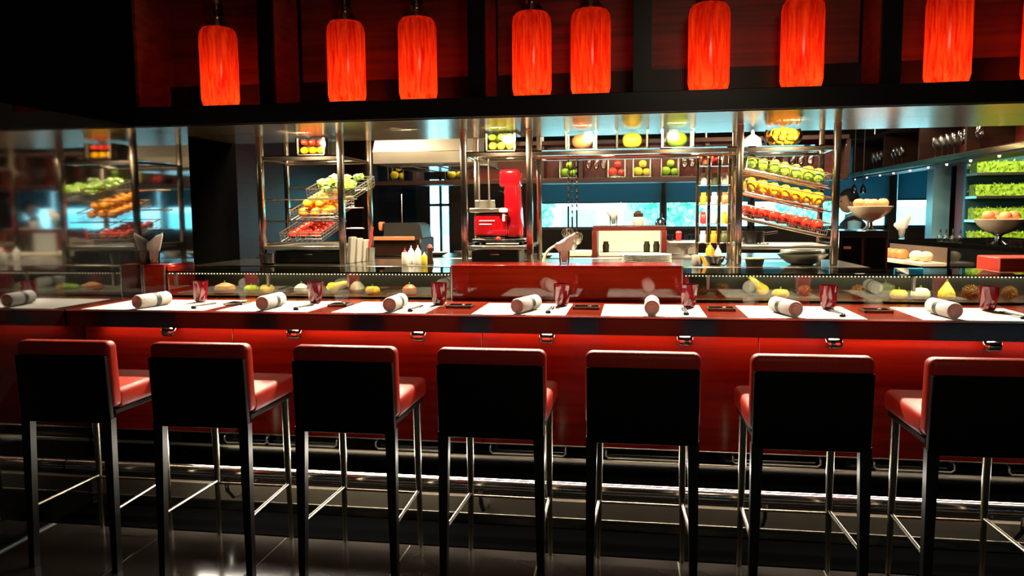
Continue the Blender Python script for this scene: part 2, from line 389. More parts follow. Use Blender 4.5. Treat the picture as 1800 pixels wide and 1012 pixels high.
for x0, x1, py in loops:                                    # rounded U outlines of thin steel tube on the black lower panel
    a, b = PX(x0, 3.55, py), PX(x1, 3.55, py); zb = .352; p = [(a, 3.575, .392), (a, 3.55, .38), (a, 3.55, zb+.012), (a+.012, 3.55, zb), (b-.012, 3.55, zb), (b, 3.55, zb+.012), (b, 3.55, .38), (b, 3.575, .392)]
    ob('u_loop', tube(B(), p, .0045, 6), steel, bar)

# ------------------------------------------------------------------ display case and red dividers on the counter
def red_divider(x0, x1, label):
    t = T('wooden_divider', label, 'divider', ((x0+x1)/2, 4.07, 1.0405)); L = (x1-x0)/2
    ob('front_board', bx(-L, L, 0, .02, 0, .172, bev=.002), divlac, t)
    ob('top_board', bx(-L, L, .0, .30, .172, .184, bev=.002), redwood, t)
    for s in (-1, 1): ob('side_board', bx(s*L-.008, s*L+.008, .02, .30, 0, .172, bev=.001), redwood, t)
    for s in (-1, 1): ob('edge_trim', bx(s*L-.004, s*L+.004, -.006, 0, 0, .184), steel, t)
    return t
DX0, DX1 = PX(794, 4.07, 500), PX(1199, 4.07, 500)
red_divider(DX0, DX1, 'wide red lacquered divider box in the middle of the bar top')
EX0, EX1 = PX(203, 4.07, 495), PX(290, 4.07, 495)
red_divider(max(EX0, WL+.006), EX1, 'small red lacquered divider box at the left end of the bar')
def glass_case(x0, x1, label, nled, posts):
    t = T('display_case', label, 'display case', (x0, 4.08, 1.0405)); L = x1-x0
    ob('case_floor', bx(0, L, .008, .40, 0, .006), M('case_floor', (.09, .065, .035), .15), t)
    ob('front_pane', bx(0, L, 0, .006, 0, .136), caseglass, t)
    ob('top_pane', bx(0, L, -.02, .42, .136, .147), caseglass, t)
    ob('front_edge', bx(0, L, -.024, -.02, .136, .147), edgeglass, t)
    ob('back_board', bx(0, L, .40, .42, 0, .136), M('case_back', (.022, .020, .010), .3), t)
    ob('light_channel', bx(0, L, .008, .018, .128, .136), black, t)
    for x in posts: ob('pane_clip', bx(x-.008, x+.008, -.004, .012, .06, .135, bev=.002), steel, t)
    b = B()
    for k in range(nled): box(b, L*(k+.5)/nled-.003, L*(k+.5)/nled+.003, .005, .008, .129, .134)
    o = ob('led_row', b, ledm, t); o['kind'] = 'stuff'
    return t
glass_case(EX1+.012, DX0-.012, 'left glass display case on the bar top, between the two red dividers', 90, (.05, .62, 1.1))
glass_case(DX1+.012, 3.5, 'right glass display case on the bar top with gourds and chestnut burrs', 190, (.12, 1.12, 1.9))

# ------------------------------------------------------------------ place settings
def tumbler_bm():
    b = B(); n = 10; rings = []
    for r, z, tw in ((.030, .004, 0), (.033, 0.012, 0), (.038, .05, .3), (.043, .112, 0), (.039, .112, 0), (.034, .05, .3), (.028, .016, 0)):
        rings.append([b.verts.new((r*cos(2*pi*k/n+tw), r*sin(2*pi*k/n+tw), z)) for k in range(n)])
    for A, C in zip(rings, rings[1:]):
        for k in range(n):
            b.faces.new((A[k], A[(k+1) % n], C[(k+1) % n])); b.faces.new((A[k], C[(k+1) % n], C[k]))
    b.faces.new(rings[0][::-1]); b.faces.new(rings[-1]); return b
ordn = ['first (leftmost)', 'second', 'third', 'fourth', 'fifth', 'sixth', 'seventh (rightmost)']
matc = [(-2.41, .66), (-1.775, .47), (-1.19, .455), (-.52, .435), (.09, .465), (.745, .49), (1.465, .50)]
rolls = [(240, 293, -.62), (460, 492, -.60), (684, 705, -.52), (908, 942, -.60), (1146, 1146, .0), (1400, 1362, .55), (1680, 1640, .72)]
cups = [353, 555, 772, 988, 1211, 1456, 1737]
paperT = ["beside the mirrored wall", "second from the left", "third from the left", "before the wide divider's left half", "before the wide divider's right half", "sixth from the left", "at the right end of the bar"]
for i in range(7):
    mx, mw = matc[i]
    t = T('placemat', 'white paper placemat %s' % paperT[i], 'placemat', (mx, 3.668, 1.0405), group='placemats along the bar')
    ob('sheet', bx(-mw/2, mw/2, -.222, .222, 0, .0012), paper, t)
    ob('printed_mark', bx(.02, mw/2-.10, -.05, .01, .0012, .0015), M('faint_print', (.70, .60, .40), .7), t)
    # rolled napkin
    fx, bx_, _ = rolls[i]; z = 1.08
    yf = 3.475; A = Vector((PX(fx, yf, 542), yf, z)); Bk = Vector((PX(bx_, yf+.20, 528), yf+.20, z)); d = (Bk-A).normalized()
    ang = math.atan2(-d.x, d.y); L = .21
    t = T('rolled_napkin', 'white rolled napkin with black band on placemat %s' % paperT[i], 'napkin', (A.x, A.y, 1.0420), (0, 0, ang), group='rolled napkins')
    b = B(); n = 20; pr = []
    for k in range(2): pass
    rr = .035
    sp = [(rr, 0), (rr, L)]
    lathe(b, [(.004, .008), (.013, .005), (.015, .010), (.024, .006), (.026, .011), (.0325, .003), (rr, .010), (rr, L-.008), (.031, L), (.015, L-.004), (.004, L)], 22)
    xf(b, (0, 0, rr), (-pi/2, 0, 0)); ob('cloth_roll', b, cloth, t)
    b = lathe(B(), [(rr+.0002, .105), (rr+.0012, .105), (rr+.0012, .135), (rr+.0002, .135)], 22, cap0=False, cap1=False); xf(b, (0, 0, rr), (-pi/2, 0, 0)); ob('paper_band', b, band, t)
    # tumbler
    cx = PX(cups[i], 3.80, 535)
    o = ob('tumbler', tumbler_bm(), tumblb, None, (cx, 3.80, 1.0420), (0, 0, .3*i), sharp=15)
    tag(o, 'dark red faceted glass tumbler on the placemat %s' % paperT[i], 'tumbler', 'red tumblers along the bar')
    # chopsticks on a rest
    t = T('chopsticks', 'pair of dark chopsticks on the placemat %s' % paperT[i], 'chopsticks', (mx+mw/2-.085, 3.51, 1.0418), (0, 0, 0), 'chopsticks along the bar')
    ob('rest', bx(-.013, .013, -.006, .008, 0, .010, bev=.003), black, t)
    for s in (-1, 1): ob('chopstick', tube(B(), [(s*.005, -.012, .0135), (s*.006, .20, .006)], .0028, 6, taper=.0045), band, t)
    # dark tray
    if i:
        t = T('small_tray', 'small dark metal tray left of the placemat %s' % paperT[i], 'tray', ((mx-mw/2+matc[i-1][0]+matc[i-1][1]/2)/2+.0, 3.72, 1.0402), group='small trays along the bar')
        if (mx-mw/2)-(matc[i-1][0]+matc[i-1][1]/2) > .13: w = .062
        else: w = .05
        b = B(); box(b, -w, w, -.05, .05, 0, .003)
        for q in ((-w, -w+.005, -.05, .05), (w-.005, w, -.05, .05), (-w, w, -.05, -.045), (-w, w, .045, .05)): box(b, q[0], q[1], q[2], q[3], .003, .012)
        ob('dish', b, M('gunmetal', (.22, .20, .17), .25, 1), t); ob('silver_lid', xf(blob(B(), .011, .6), (.015, .0, .003)), chrome, t)

# ------------------------------------------------------------------ bar stools
def stool(label):
    t = T('bar_stool', label, 'bar stool', group='bar stools')
    w = .212
    b = B(); box(b, -w, w, .045, .455, .69, .775, bev=.024, seg=3)
    for v in b.verts:                                     # a slightly crowned cushion
        if v.co.z > .76: v.co.z += .008*(1-(v.co.x/w)**2)
    ob('seat', b, leather, t)
    ob('seat_frame', bx(-w+.012, w-.012, .03, .43, .668, .691, bev=.004), leatherblk, t)
    b = B(); box(b, -w, w, 0, .075, .70, .985, bev=.026, seg=4)
    for v in b.verts:
        if v.co.z > .9: v.co.z += .006*(1-(v.co.x/w)**2)
        v.co.y += (v.co.z-.7)*-.06
    ob('backrest', b, leather, t)
    b = B(); box(b, -w+.006, w-.006, -.016, .012, .64, .930, bev=.006, seg=2)
    for v in b.verts: v.co.y += (v.co.z-.7)*-.06
    ob('back_panel', b, leatherblk, t)
    for s in (-1, 1):
        b = B(); prism(b, [(s*(w-.004), .66), (s*(w-.046), .66), (s*(w-.030), .0), (s*(w-.005), .0)], -.012, .022); 
        for v in b.verts: v.co.y += (.66-v.co.z)*-.02
        ob('rear_leg', b, darkwood, t)
        b = tube(B(), [(s*(w-.036), .405, .68), (s*(w-.036), .41, .35), (s*(w-.032), .415, 0)], .0185, 12, taper=.010); ob('front_leg', b, satin, t)
        ob('side_stretcher', tube(B(), [(s*(w-.036), .41, .262), (s*(w-.022), .008, .262)], .007, 8), satin, t)
    ob('front_stretcher', tube(B(), [(-w+.036, .41, .25), (w-.036, .41, .25)], .006, 8), satin, t)
    return t
st = stool('red leather bar stool at the left end of the row, beside the mirrored wall')
sx = [(-2.356, .02), (-1.744, .015), (-1.125, 0), (-.537, -.01), (.037, 0), (.638, .01), (1.235, .012)]
sl = [None, 'red leather bar stool with a black back, second from the left', 'red leather bar stool with a black back, third from the left',
      'red leather bar stool in the middle of the row of seven', 'red leather bar stool seen square from behind with no seat side showing', 'red leather bar stool second from the right, seat side showing on its left',
      'red leather bar stool at the right end of the row, cut by the picture edge']
for i, (x, r) in enumerate(sx):
    q = st if i == 0 else dup(st, (0, 0, 0), None, sl[i])
    q.location = (x, 2.845, .0005); q.rotation_euler = (0, 0, r)

# ------------------------------------------------------------------ canopy with lanterns
cn = T('lantern_canopy', 'long black canopy with red wood niches hanging over the bar', 'canopy', (0, 0, 0))
CZ = 2.01
ob('front_lip', bx(CX0, CX1, 4.04, 4.10, CZ, 2.115, bev=.003), black, cn)
ob('niche_floor', bx(CX0, CX1, 4.10, 4.45, CZ+.012, 2.05), black, cn)
ob('niche_band', bx(CX0, CX1, 4.40, 4.44, 2.05, 2.285), black, cn)  # black band in front of the foot of the niche panels
ob('back_box', bx(CX0, CX1, 4.47, 5.15, CZ+.012, 2.95), black, cn)
ob('top_beam', bx(CX0, CX1, 4.04, 4.47, 2.90, 2.96), black, cn)
ob('soffit_panel', bx(CX0, CX1, 4.05, 4.548, CZ, CZ+.012), soffitm, cn)
ob('soffit_panel', bx(CX0, CX1, 4.554, 5.15, CZ, CZ+.012), soffitm, cn)
dv = [(-2.047, -1.963), (-.869, -.777), (-.008, .084), (1.185, 1.277), (2.2, 2.29), (3.1, 3.19)]
edges = [(None, CX0)]+dv+[(CX1, None)]
for a, b in zip(edges, edges[1:]): ob('niche_panel', bx(a[1]+.002, b[0]-.002, 4.445, 4.465, 2.05, 2.90), nichewood, cn)
for a, b in dv:
    d = ob('divider_post', bx(a, b, 4.06, 4.09, 2.115, 2.90), black, cn)
    ob('side_cheek', bx(a, b, 4.09, 4.40, 2.115, 2.90), nichewood, d)
ob('end_cheek', bx(CX0, CX0+.02, 4.09, 4.44, 2.05, 2.90), nichewood, cn)
lx = [(387, 'leftmost red glass lantern, alone in the first niche'), (610, 'left one of the pair of red lanterns in the second niche'), (735, 'right one of the pair of red lanterns in the second niche'),
      (935, 'left one of the pair of red lanterns above the tall red machine'), (1038, 'right one of the pair of red lanterns, left of the middle post'), (1245, 'red glass lantern just right of the middle post'),
      (1408, 'red glass lantern above the round bowl of orange fruit'), (1663, 'large red lantern at the right with an orange glow at its foot'), (1836, 'red lantern cut off at the right edge of the picture')]
ln0 = None
def lantern(label):
    t = T('red_lantern', label, 'lantern', group='red lanterns under the canopy')
    R = .1065; pr = [(.05, .0), (.082, .006), (.098, .022), (R, .055), (R, .40), (.1, .435), (.085, .455)]
    ob('shade', lathe(B(), pr, 32, cap0=True, cap1=False), lanternm, t)
    ob('glass_neck', lathe(B(), [(.085, .455), (.066, .475), (.045, .50), (.034, .54), (.03, .62), (.026, .66)], 24, cap0=False), glass('neck_glass', (.5, .42, .3), .4, .1, .08), t)
    ob('cap', lathe(B(), [(.02, .60), (.031, .62), (.031, .665), (.012, .675)], 16), lampcap, t)
    ob('cord', tube(B(), [(0, 0, .67), (0, 0, .775)], .005, 6), black, t)
    return t
for i, (px, lb) in enumerate(lx):
    x = PX(px, 4.22, 170); 
    q = ln0 = lantern(lb) if i == 0 else ln0
    if i: q = dup(ln0, (0, 0, 0), (0, 0, i*.9), lb)
    q.location = (x, 4.225, 2.118)
    for dz, e in ((.05, 1.0), (.19, .40), (.33, .22)):
        light('POINT', 'lantern_bulb', (x, 4.225, 2.118+dz), e, (1, .72, .42) if dz < .1 else (1, .5, .28), size=.016)

# ------------------------------------------------------------------ pass ledge and steel rack
ZL = 1.19
lg = T('kitchen_pass', 'steel topped kitchen pass behind the glass cases, carrying the rack', 'counter', (0, 0, 0))
ob('worktop', bx(CX0+.02, 1.30, 4.505, 5.25, ZL-.02, ZL, bev=.003), ledge, lg)
ob('base', bx(CX0+.02, 1.30, 4.52, 5.23, 0, ZL-.02), browndark, lg)
YR, YR2 = 4.68, 5.14
rk = T('steel_rack', 'tall polished steel rack of posts and shelves on the kitchen pass', 'rack', (0, 0, ZL+.0005))
fp = [PX(px, YR, 340) for px in (459, 600, 816, 931, 1299, 1469)]
bp_ = [PX(px, YR2, 340) for px in (505, 650, 838, 948, 1290, 1442)]
top = CZ-ZL-.001
for x in fp: ob('front_post', bx(x-.019, x+.019, YR-.019, YR+.019, 0, top, bev=.006, seg=2), postm, rk)
for x in bp_: ob('rear_post', bx(x-.016, x+.016, YR2-.016, YR2+.016, 0, top, bev=.006, seg=2), postm, rk)
ZS = 1.875-ZL
for a, b in ((0, 1), (2, 3), (3, 4), (4, 5)):
    x0, x1 = fp[a]+.019, fp[b]-.019
    ob('shelf_bar', bx(x0, x1, YR-.014, YR+.014, ZS-.026, ZS-.002, bev=.002), postm, rk)
    ob('shelf_bar', bx(bp_[a]+.016, bp_[b]-.016, YR2-.012, YR2+.012, ZS-.024, ZS-.002, bev=.002), postm, rk)
    ob('shelf_pane', bx(x0, x1, YR-.01, YR2+.01, ZS-.002, ZS+.006), edgeglass if False else glassm, rk)
for a in range(6):
    ob('side_bar', tube(B(), [(fp[a], YR, ZS-.014), (bp_[a], YR2, ZS-.014)], .008, 8), postm, rk)
    if a != 1: ob('side_bar', tube(B(), [(fp[a], YR, 1.31-ZL), (bp_[a], YR2, 1.31-ZL)], .008, 8), postm, rk)
for a, b in ((0, 1), (2, 3), (4, 5)):
    z = 1.305-ZL; x0, x1 = fp[a]+.019, fp[b]-.019
    ob('lower_shelf', bx(x0, x1, YR-.015, YR2, z-.022, z, bev=.003), steel, rk)

def square_vase(x, y, z, w, h, label, group=None):
    t = T('glass_vase', label, 'vase', (x, y, z), group=group); a = w/2; i = a-.006
    ob('body', box(box(box(box(B(), -a, a, -a, -i, 0, h), -a, a, i, a, 0, h), -a, -i, -i, i, 0, h), i, a, -i, i, 0, h), vaseglass, t)
    for sx_ in (-1, 1):
        for sy_ in (-1, 1): ob('corner', bx(sx_*(i-.006)-.005, sx_*(i-.006)+.005, sy_*(i-.006)-.005, sy_*(i-.006)+.005, .0145, h), frost, t)
    ob('thick_base', bx(-i+.001, i-.001, -i+.001, i-.001, .0005, .014, bev=.003), frost, t)
    return t
def fruit_ob(name, mat, label, cat, r, group=None, **k):
    b = blob(B(), r, **k); top = max(v.co.z for v in b.verts)
    lathe(b, [(.004, top-.008), (.003, top+.004)], 6, mi=1)
    o = ob(name, b, (mat, stemm)); return tag(o, label, cat, group)
def copies(src, spots, label=None):
    for i, (p, s) in enumerate(spots):
        q = src if i == 0 else src.copy()
        if i: COL.objects.link(q)
        q.location = p; q.scale = (s, s, s); q.rotation_euler = (random.uniform(-.1, .1), random.uniform(-.1, .1), random.uniform(0, 6))
def pile(x, y, z, w, d, r, layers):
    out = []
    for L in range(layers):
        nx = max(1, int((w+.06*r)/(2.06*r)+.08))-(1 if L else 0); ny = max(1, int((d+.06*r)/(2.06*r)+.08))-(1 if L > 1 else 0); nx = max(1, nx); ny = max(1, ny)
        px_ = max(2.06*r, min(2.35*r, (w-2*r)/max(1, nx-1))); py_ = max(2.06*r, min(2.35*r, (d-2*r)/max(1, ny-1)))
        for i in range(nx):
            for j in range(ny): out.append((Vector((x+(i-(nx-1)/2)*px_, y+(j-(ny-1)/2)*py_, z+L*r*1.75)), random.uniform(.93, .99)))
    return out
zs = 1.875+.0075
# fruit vases on the top shelf
vx = PX(556, 4.85, 255); square_vase(vx, 4.85, zs, .20, .115, 'square glass vase of peppers on the top shelf of the left rack bay')
copies(fruit_ob('yellow_pepper', peppery, 'yellow pepper in the lower layer of the left square vase', 'pepper', .027, 'peppers in the left vase', lob=4, amp=.08, h=.95), pile(vx, 4.85, zs+.015, .168, .168, .0275, 1))
copies(fruit_ob('red_pepper', tomato, 'red pepper heaped on top in the left square vase', 'pepper', .027, 'peppers in the left vase', lob=4, amp=.08, h=.75), pile(vx, 4.85, zs+.072, .168, .168, .0275, 1))
vx = PX(884, 4.85, 250); square_vase(vx, 4.85, zs, .20, .115, 'square glass vase of lemons and limes on the shelf above the red machine')
copies(fruit_ob('lemon', lemon, 'lemon in the lower layer of the vase above the red machine', 'lemon', .0275, 'lemons above the red machine', h=1), pile(vx, 4.85, zs+.015, .168, .168, .0275, 1))
copies(fruit_ob('lime', lime, 'lime in the upper layer of the vase above the red machine', 'lime', .0275, 'limes above the red machine', h=.8), pile(vx, 4.85, zs+.074, .168, .168, .0275, 1))
for px, m, nm, lb, fl_ in ((1023, peach, 'orange', 'orange', 'whole orange'), (1111, lemon, 'lemon', 'lemon', 'pale lemon'), (1190, lime, 'lime', 'lime', 'halved looking green lime')):
    x = PX(px, 4.88, 245); square_vase(x, 4.88, zs, .205, .12, {'orange': 'left of the three thick glass vases on the middle top shelf, orange fruit inside', 'lemon': 'middle of the three thick glass vases on the middle top shelf, lemon inside', 'lime': 'right of the three thick glass vases on the middle top shelf, green fruit inside'}[nm])
    o = fruit_ob(nm, m, 'large %s in the %s of the three thick glass vases on the middle shelf' % (nm, {'orange': 'left', 'lemon': 'middle', 'lime': 'right'}[nm]), nm, .064, h=.78, dim=.1); o.location = (x, 4.88, zs+.0155)
# round bowl of orange fruit and white lidded bowl on the right shelf
x = PX(1376, 4.88, 240)
t = T('glass_bowl', 'round glass bowl of orange fruit on the top shelf of the right rack bay', 'bowl', (x, 4.88, zs))
ob('body', lathe(B(), [(.05, 0), (.085, .014), (.112, .055), (.112, .08), (.098, .114)], 28, cap1=False), glassm, t)
src = fruit_ob('kumquat', orangef, 'small orange fruit heaped in the round bowl on the right top shelf', 'fruit', .022, 'small oranges in the round bowl', h=1)
sp = []
for L, (rad, n) in enumerate(((.0, 1), (.045, 6), (.078, 10), (.03, 4), (.07, 10), (.045, 7), (.0, 1))):
    zz = [.010, .012, .034, .045, .066, .075, .085][L]
    for k in range(n): sp.append((Vector((x+rad*cos(2*pi*k/n+L), 4.88+rad*sin(2*pi*k/n+L), zs+zz)), random.uniform(.9, 1)))
copies(src, sp)
x = PX(1326, 4.88, 245)
o = ob('lidded_jar', lathe(B(), [(.045, 0), (.055, .02), (.05, .06), (.012, .088), (.01, .105), (.003, .115)], 20), white, None, (x-.008, 4.9, zs)); tag(o, 'white lidded jar left of the round bowl of orange fruit', 'jar')
# wire baskets
def basket(name_label, loc, w, d, h, rot, rods=True):
    t = T('wire_basket', name_label, 'basket', loc, rot, 'wire baskets in the rack')
    ob('rim', tube(B(), [(-w/2, -d/2, h), (w/2, -d/2, h), (w/2, d/2, h), (-w/2, d/2, h)], .004, 6, True), steel, t)
    b = B(); nx, ny = max(3, int(w/.035)), max(3, int(d/.045))
    for k in range(nx+1):
        x = -w/2+w*k/nx; tube(b, [(x, -d/2, h), (x, -d/2+.006, .002), (x, d/2-.006, .002), (x, d/2, h)], .0014, 4)
    for k in range(ny+1):
        y = -d/2+d*k/ny; tube(b, [(-w/2, y, h), (-w/2+.006, y, .002), (w/2-.006, y, .002), (w/2, y, h)], .0014, 4)
    for zz in (h*.35, h*.7): tube(b, [(-w/2, -d/2, zz), (w/2, -d/2, zz), (w/2, d/2, zz), (-w/2, d/2, zz)], .0014, 4, True)
    o = ob('wire_grid', b, steel, t); o['kind'] = 'stuff'
    return t
def fill(src, loc, rot, w, d, r, layers, z0=.009):
    M4 = Matrix.Translation(loc) @ Euler(rot).to_matrix().to_4x4()
    copies(src, [(M4 @ p, s) for p, s in pile(0, 0, z0, w, d, r, layers)])
RX = (fp[4]+fp[5])/2
rb = [('top wire basket of green peppers in the right rack bay', 1.70, 'green_pepper', pepperg, 'green pepper in the top basket of the right rack bay', dict(lob=4, amp=.1, h=1.5), .0315),
      ('middle wire basket of orange peppers in the right rack bay', 1.565, 'orange_pepper', peppery, 'orange pepper in the middle basket of the right rack bay', dict(lob=4, amp=.08, h=1.5), .0315),
      ('lowest wire basket of tomatoes in the right rack bay', 1.415, 'tomato', tomato, 'tomato in the lowest basket of the right rack bay', dict(lob=6, amp=.03, h=1.35), .0315)]
for lb, z, nm, m, fl_, kw, r in rb:
    loc = (RX, 4.83, z); rot = (0, D(13), 0); basket(lb, loc, .48, .24, .072, rot)
    for dy in (-.10, .10): ob('support_rod', tube(B(), [Vector((RX-(-.262 if e < 0 else .262)*0+e*.262, 4.83+dy, z-e*.262*math.tan(D(13))-.009-ZL)) for e in (-1, 1)], .005, 6), postm, rk)
    fill(fruit_ob(nm, m, fl_, nm.split('_')[-1], r, {'tomato': 'tomatoe'}.get(nm, nm).replace('_', ' ')+'s in the right rack', **kw), loc, rot, .455, .205, r, 1)
lbk = [('top wire basket of green leaves in the left rack bay', 568, 1.655, .33), ('middle wire basket of oranges in the left rack bay', 533, 1.515, .30), ('lowest wire basket of tomatoes in the left rack bay', 512, 1.375, .28)]
for k, (lb, px, z, w) in enumerate(lbk):
    loc = (PX(px, 4.70, 350)+.045, 4.915, z); rot = (D(14), 0, 0); basket(lb, loc, w, .385, .062, rot)
    for dy in (-.17, .17): ob('support_rod', tube(B(), [(fp[0]+.0, 4.915+dy, z+dy*math.tan(D(14))-.0085-ZL), (max(fp[1], loc[0]+w/2), 4.915+dy, z+dy*math.tan(D(14))-.0085-ZL)], .005, 6), postm, rk)
    if k == 0:
        b = B()
        for q in range(26):
            c = Vector((random.uniform(-w/2+.05, w/2-.05), random.uniform(-.14, .14), random.uniform(.04, .085)))
            g = bmesh.ops.create_icosphere(b, subdivisions=2, radius=.035)['verts']
            for v in g: v.co = v.co*random.uniform(.75, 1.25); v.co.z *= .7; v.co += c
            for f in set(f for v in g for f in v.link_faces): f.material_index = random.choice((0, 0, 1))
        o = ob('lettuce_leaves', b, (pepperg, paleleaf), None, loc, rot); o['kind'] = 'stuff'; tag(o, 'loose pale and green lettuce leaves in the top left basket', 'lettuce')
    else:
        nm, m, r, kw = (('orange', orangef, .034, dict(h=.95, dim=.1)), ('tomato', tomato, .033, dict(lob=6, amp=.03, h=.85)))[k-1]
        fill(fruit_ob(nm, m, '%s in the %s basket of the left rack bay' % (nm, ('middle', 'lowest')[k-1]), nm, r, {'tomato': 'tomatoe'}.get(nm, nm)+'s in the left rack', **kw), loc, rot, w-.035, .345, r, 2 if k == 1 else 1)

# red machine on the lower shelf of bay 3
mx = (fp[2]+fp[3])/2; zb = 1.306
t = T('slicing_machine', 'tall red enamelled slicing machine with steel carriage on the rack shelf', 'slicer', (mx, 4.86, zb))
xr = PX(901, 4.86, 350)-mx
ob('base', bx(-.17, .17, -.14, .12, .02, .04, bev=.006), black, t)
for a in (-.14, .14):
    for c in (-.11, .09): ob('foot', lathe(B(), [(.018, 0), (.014, .02)], 10, (a, c, 0)), black, t)
b = B(); box(b, xr-.055, xr+.06, -.07, .07, .04, .40, bev=.028, seg=3)
for v in b.verts:
    k = (v.co.z-.04)/.36; v.co.x = xr+(v.co.x-xr)*(1.15-.35*k)
ob('column', b, redplast, t)
ob('head', box(B(), xr-.075, xr+.055, -.075, .075, .36, .475, bev=.022, seg=3), redplast, t)
ob('drum', xf(lathe(B(), [(.05, -.11), (.075, -.09), (.085, 0), (.075, .09), (.05, .11)], 24), (-.055, 0, .135), (0, pi/2, 0)), redplast, t)
ob('body_box', bx(-.165, .05, -.09, .09, .05, .20, bev=.02, seg=3), redplast, t)
ob('white_stripe', bx(-.13, -.03, -.094, -.09, .150, .156), whitep, t); ob('white_stripe', bx(-.13, -.05, -.094, -.09, .128, .134), whitep, t)
ob('carriage', bx(-.19, .05, -.11, .10, .205, .232, bev=.005), steel, t); ob('carriage_wall', bx(-.19, .02, .07, .09, .232, .285, bev=.004), steel, t)
ob('clamp', prism(B(), [(-.03, .232), (.06, .232), (.045, .26), (.02, .33), (-.01, .34), (-.035, .30)], -.06, .04), chrome, t)
ob('knob', lathe(B(), [(.008, 0), (.008, .05), (.026, .056), (.030, .07), (.018, .082)], 16, (.03, -.115, .15)), white, t)
for a in (-.15, -.085): ob('guide_rod', tube(B(), [(a, .02, .232), (a, .02, .545)], .006, 8), steel, t)
ob('red_lamp', xf(blob(B(), .016), (.0, -.142, .025)), redp, t)
# black drawer boxes on the ledge under the lower shelves
for a, b_, lb in ((fp[0]+.055, fp[1]-.02, 'black steel drawer box standing at the foot of the left rack bay'), (fp[2]+.03, fp[3]-.075, 'black steel drawer box standing under the red machine')):
    t = T('drawer_box', lb, 'box', ((a+b_)/2, 4.85, ZL+.0005)); w = (b_-a)/2
    ob('body', bx(-w, w, -.12, .12, 0, .082, bev=.004), black, t); ob('drawer', bx(-w+.006, w-.006, -.127, -.12, .006, .076, bev=.002), black, t)
    ob('pull', bx(-.03, .03, -.138, -.127, .055, .062, bev=.002), chrome, t)
# sauce bottles between the left bays
def bottle(px, py, Y, h, r, m, capm, lb, cap=True, name='sauce_bottle', z=ZL+.0005, cat='bottle'):
    p = P(px, py, Y=Y); t = T(name, lb, cat, (p.x, Y, z))
    ob('body', lathe(B(), [(r*.92, 0), (r, .006), (r, h*.62), (r*.85, h*.72), (r*.45, h*.76)], 18), m, t)
    ob('cap', lathe(B(), [(r*.55, h*.75), (r*.5, h*.82), (r*.2, h*.86), (r*.12, h)], 12), capm, t); return t
bottle(712, 460, 4.62, .105, .021, whitep, redp, 'white squeeze bottle with a red cap, left of the group on the pass')
bottle(723, 460, 4.74, .115, .020, whitep, whitep, 'white squeeze bottle with a white nozzle behind the red capped one')
bottle(735, 460, 4.68, .120, .021, whitep, whitep, 'white squeeze bottle in the middle of the bottle group on the pass')
bottle(746, 460, 4.63, .080, .019, yellowp, cream, 'short yellow sauce bottle with a cream lid beside the pepper mill')
p = P(756, 460, Y=4.72); t = T('pepper_mill', 'turned brown wooden pepper mill right of the sauce bottles', 'pepper mill', (p.x, 4.72, ZL+.0005))
ob('body', lathe(B(), [(.022, 0), (.024, .01), (.014, .04), (.018, .07), (.016, .085)], 16), browndark, t); ob('knob', lathe(B(), [(.016, .086), (.022, .10), (.014, .118), (.004, .124)], 16), redbrown, t)
# boards and spatula by the second post
for k, px in enumerate((616, 622, 628)):
    p = P(px, 440, Y=4.78+.03*k); o = ob('steel_plate', bx(-.012, .012, -.05, .05, 0, .17-.012*k, bev=.003), grey, None, (p.x, 4.78+.09*k, ZL+.001), (0, D(6), 0)); tag(o, 'upright grey plate, %s of three beside the second rack post' % ('first', 'second', 'third')[k], 'plate')
p = P(649, 440, Y=5.0); t = T('utensil_pot', 'steel pot with a red handled spatula beside the second rack post', 'pot', (p.x, 5.0, ZL+.0005))
ob('pot', lathe(B(), [(.035, 0), (.04, .09), (.036, .09), (.031, .004)], 18), steel, t); ob('spatula', tube(B(), [(-.01, 0, .02), (.028, .0, .23)], .008, 8), redp, t)
# shiny pan, left foot
p = P(478, 440, Y=4.72); o = ob('sauce_pan', lathe(B(), [(.03, 0), (.05, .012), (.056, .07), (.052, .07), (.046, .014)], 22), chrome, None, (fp[0]+.078, 4.585, ZL+.0005)); tag(o, 'small shiny steel pan at the foot of the leftmost rack post', 'pan')
# hanging chains with ladles in the middle bay
hang = [(999, 4.83, 424, 'left hanging ladle on a chain in the middle rack bay'), (1006, 5.03, 440, 'middle hanging ladle on a chain in the middle rack bay'), (1014, 4.905, 430, 'right hanging ladle on a chain in the middle rack bay')]
ob('hanger_bar', tube(B(), [(bp_[3], 4.93, ZS-.02), (bp_[4], 4.93, ZS-.02)], .007, 8), postm, rk)
for px, y, pyb, lb in hang:
    x = PX(px, y, 300); zt = 1.862; zb_ = PZ(px, pyb, y)
    t = T('ladle', lb, 'ladle', (x, y, zb_), group='hanging ladles'); Hh = zt-zb_; b = B()
    n = int((Hh-.22)/.02)
    for k in range(n): tube(b, [(0.004*cos(q*pi/3+.5) if k % 2 else 0, 0 if k % 2 else .004*cos(q*pi/3), Hh-.012-.02*k+.012*sin(q*pi/3)) for q in range(6)], .0022, 4, True)
    tube(b, [(0, 0, Hh), (0, -.0, .2)], .002, 5); tube(b, [(0, 0, Hh-.001), (0, (4.93-y)*(1-.0105/abs(4.93-y)), Hh-.006)], .003, 5)
    ob('chain', b, chrome, t); ob('handle', tube(B(), [(0, 0, .22), (0, 0, .06)], .006, 8), chrome, t)
    ob('bowl', xf(lathe(B(), [(.006, -.04), (.026, -.025), (.036, .0), (.04, .03), (.037, .03), (.03, .0), (.02, -.018)], 18), (0, -.02, .035), (D(35), 0, 0)), chrome, t)
